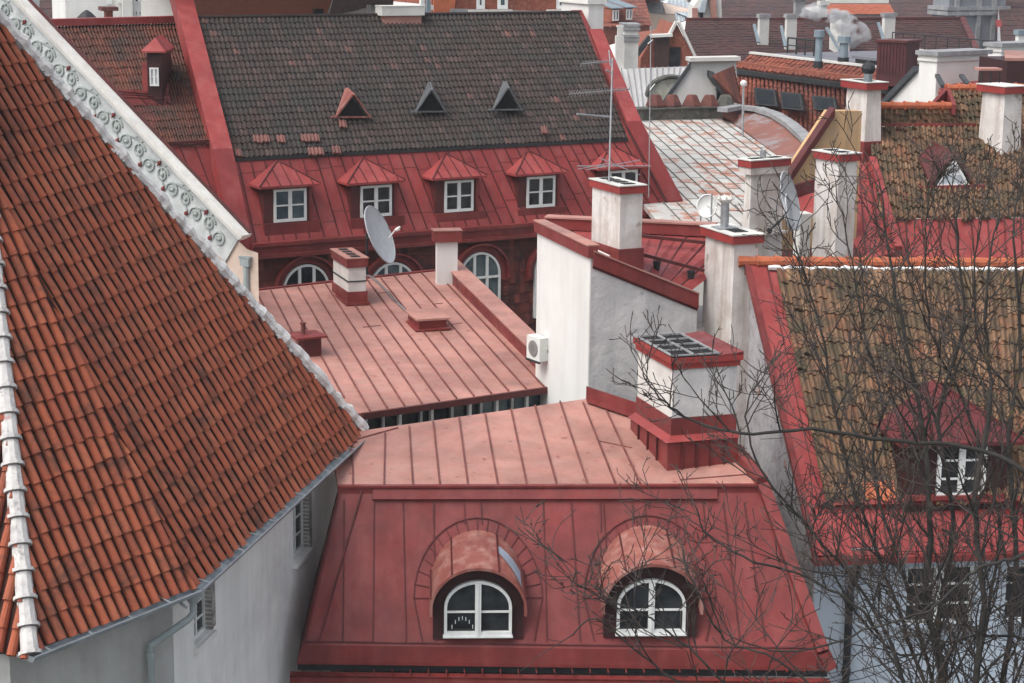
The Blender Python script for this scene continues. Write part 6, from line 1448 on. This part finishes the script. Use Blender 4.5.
# ================================================================== bare tree in front
def tree():
    rd = random.Random(17)
    base = Vec((5.6, 24.6, 0)); root = thing('bare_tree', 'tall leafless tree with tangled dark branches in front of the pale blue house', 'tree', base)
    T = V(955, 800, 24.6)
    m = MB(); pts = [base-UP*.2, base+UP*.5, base+Vec((.1, .05, 4)), base+Vec((-.1, .1, 8)), lerp(base+UP*T.z, T, .6)-UP*2.2, T-UP*.4, T+UP*.5]
    m.tube(pts, [.42, .32, .27, .23, .2, .16, .07], 12); obj('trunk', m, 'bark', root, smooth=True)
    def rot(d, ang, rd):
        x = d.cross(Vec((rd.gauss(0, 1), rd.gauss(0, 1), rd.gauss(0, 1)))).normalized(); return (d*math.cos(ang)+x*math.sin(ang)).normalized()
    def twig(m, p, d, L, r, lev, upb):
        n = 6 if lev == 1 else (5 if lev == 2 else 3); pts = [p]; rr = [r]
        st = L/n; cur = p; q = d; bend = Vec((rd.gauss(0, .10), rd.gauss(0, .10), 0))
        for i in range(n):
            q = (q+UP*upb+bend+Vec((rd.gauss(0, .09), rd.gauss(0, .09), rd.gauss(0, .09)))).normalized()
            cur = cur+q*st; pts.append(cur); rr.append(max(r*(1-(i+1)/n*.66), .0055))
            if lev < 3:
                k = (.9 if lev == 1 else .5)
                if rd.random() < k: 
                    twig(m, cur, rot(q, math.radians(rd.uniform(28, 58)), rd), L*rd.uniform(.28, .55), rr[-1]*.62, lev+1, upb*1.2)
            elif rd.random() < .12:
                b = rot(q, .9, rd); m.tube([cur, cur+b*.06], [.007, .005], 3, 1, False)
        m.tube(pts, rr, 5 if lev < 3 else 3, 1 if lev >= 2 else 0, False)
        if rd.random() < .3: m.tube([cur, cur+q*.05], [rr[-1]*1.5, rr[-1]*.5], 3, 1, False)
    G = [
     (24.5, .062, 1., [(950, 760), (947, 683), (926, 600), (932, 500), (922, 420), (905, 330), (890, 250), (876, 180)]),
     (24.0, .060, 1., [(960, 760), (972, 683), (986, 600), (976, 500), (990, 400), (986, 300), (1000, 205)]),
     (25.5, .055, 1., [(965, 770), (1000, 690), (1016, 560), (1006, 450), (1022, 350), (1012, 240), (1020, 170)]),
     (23.5, .036, .6, [(945, 770), (905, 683), (862, 612), (805, 577), (750, 560), (712, 536), (692, 505)]),
     (23.0, .036, .6, [(1110, 560), (1024, 474), (962, 446), (884, 440), (810, 430), (742, 433), (694, 420), (662, 398), (645, 372)]),
     (24.8, .045, 1., [(955, 770), (908, 640), (880, 560), (852, 480), (832, 400), (822, 330), (803, 262), (790, 225)]),
     (22.8, .045, .7, [(1100, 520), (1024, 556), (985, 566), (958, 584), (928, 610), (880, 626), (800, 652), (740, 640)]),
     (23.2, .030, .5, [(930, 800), (820, 730), (735, 690), (688, 648), (645, 614), (602, 598), (569, 580)]),
     (23.8, .028, .4, [(920, 800), (800, 742), (705, 700), (640, 655), (600, 620), (568, 637)]),
     (25.0, .050, 1., [(952, 770), (936, 640), (952, 520), (940, 420), (962, 320), (955, 220), (968, 180)]),
     (24.0, .038, .9, [(940, 770), (880, 620), (812, 530), (765, 480), (748, 425), (752, 390)]),
     (25.4, .040, 1., [(955, 770), (902, 570), (872, 470), (884, 400), (862, 330), (852, 260), (838, 195)]),
     (25.8, .045, 1., [(965, 770), (985, 640), (1000, 520), (960, 400), (930, 330), (925, 240), (930, 190)]),
     (24.6, .036, .9, [(1090, 700), (1030, 640), (960, 640), (900, 655), (850, 600), (830, 560), (800, 540)]),
     (26.0, .036, 1., [(975, 770), (1040, 600), (1030, 430), (980, 350), (975, 260), (990, 190)]),
     (23.0, .026, .5, [(930, 800), (850, 720), (780, 660), (725, 640), (700, 600), (680, 555)]),
    ]
    for d0, r0, dens, gp in G:
        m = MB(); n = len(gp); dd = rd.uniform(-1.0, 1.0); ctl = []
        for i, (x, y) in enumerate(gp): ctl.append(V(x+rd.uniform(-3, 3), y, d0+dd*i/n+rd.uniform(-.15, .15)))
        if gp[0][0] < 1000: ctl = [T+Vec((rd.uniform(-.08, .08), rd.uniform(-.08, .08), -rd.uniform(0, .5)))]+ctl
        else: ctl = [T+Vec((.4, .1, -.6)), lerp(T, ctl[0], .5)+UP*-.3]+ctl
        pts = []                                       # Catmull-Rom
        for i in range(len(ctl)-1):
            p0, p1, p2, p3 = ctl[max(i-1, 0)], ctl[i], ctl[i+1], ctl[min(i+2, len(ctl)-1)]
            for k in range(5):
                t = k/5; pts.append(.5*((2*p1)+(p2-p0)*t+(2*p0-5*p1+4*p2-p3)*t*t+(3*p1-p0-3*p2+p3)*t**3)+Vec((rd.gauss(0, .012), rd.gauss(0, .012), rd.gauss(0, .012))))
        pts.append(ctl[-1]); N = len(pts); rr = [r0*(1-i/(N-1))**.9*(.8 if G.index((d0, r0, dens, gp)) in (0, 1, 2, 4, 9) else .45)+.008 for i in range(N)]
        m.tube(pts, rr, 8, 0, False)
        for i in range(4, N-1):
            if rd.random() < (.72 if dens >= .9 else .4)*dens:
                q = (pts[i+1]-pts[i]).normalized(); f = i/N
                twig(m, pts[i], (rot(q, math.radians(rd.uniform(30, 65)), rd)+UP*.25).normalized(), rd.uniform(.9, 2.1)*(1.15-.6*f), min(rr[i]*.5, .014)+.003, 1, .07)
        twig(m, pts[-1], (pts[-1]-pts[-2]).normalized(), .5, .008, 2, .05)
        obj('branch', m, ['bark', 'twig'], root)
tree()
# ================================================================== ground, light
g = MB(); g.face([Vec((-900, -300, 0)), Vec((900, -300, 0)), Vec((900, 1600, 0)), Vec((-900, 1600, 0))]); obj('ground', g, 'ground', kind='structure')
W = bpy.data.worlds.new('World'); S.world = W; W.use_nodes = True; nt = W.node_tree
bg = nt.nodes['Background']; sk = nt.nodes.new('ShaderNodeTexSky'); sk.sky_type = 'NISHITA'; sk.sun_disc = False
SE, SA = 55, -125                                                # sun height, compass from straight ahead (minus = left)
sk.sun_elevation = math.radians(SE); sk.sun_rotation = math.radians(SA); sk.air_density = 1.0; sk.dust_density = 3.0; sk.ozone_density = .6
hs = nt.nodes.new('ShaderNodeHueSaturation'); hs.inputs['Saturation'].default_value = .35; nt.links.new(sk.outputs[0], hs.inputs['Color'])
nt.links.new(hs.outputs[0], bg.inputs[0]); bg.inputs[1].default_value = .15
sl = bpy.data.lights.new('sun', 'SUN'); sl.energy = 1.3; sl.angle = math.radians(40); sl.color = (1, .97, .93)
so = bpy.data.objects.new('sun', sl); COL.objects.link(so)
sd = az(SA)*math.cos(math.radians(SE))+UP*math.sin(math.radians(SE)); so.rotation_euler = sd.to_track_quat('Z', 'Y').to_euler(); so.location = (0, 0, 80)
S.view_settings.view_transform = 'Standard'; S.view_settings.look = 'None'; S.view_settings.exposure = .8; S.view_settings.gamma = 1
S.render.engine = 'CYCLES'

hz = MB(); hz.box(Vec((-400, -40, -1)), Vec((800, 0, 0)), Vec((0, 560, 0)), Vec((0, 0, 45)))
hm = bpy.data.materials.new('pale_haze'); hm.use_nodes = True; hn = hm.node_tree; hn.nodes.remove(hn.nodes['Principled BSDF'])
hv = hn.nodes.new('ShaderNodeVolumePrincipled'); hv.inputs['Color'].default_value = (.93, .95, 1, 1); hv.inputs['Density'].default_value = .00035; hv.inputs['Anisotropy'].default_value = .2
hn.links.new(hv.outputs[0], hn.nodes['Material Output'].inputs['Volume']); M['haze'] = hm
obj('haze', hz, 'haze', kind='stuff')
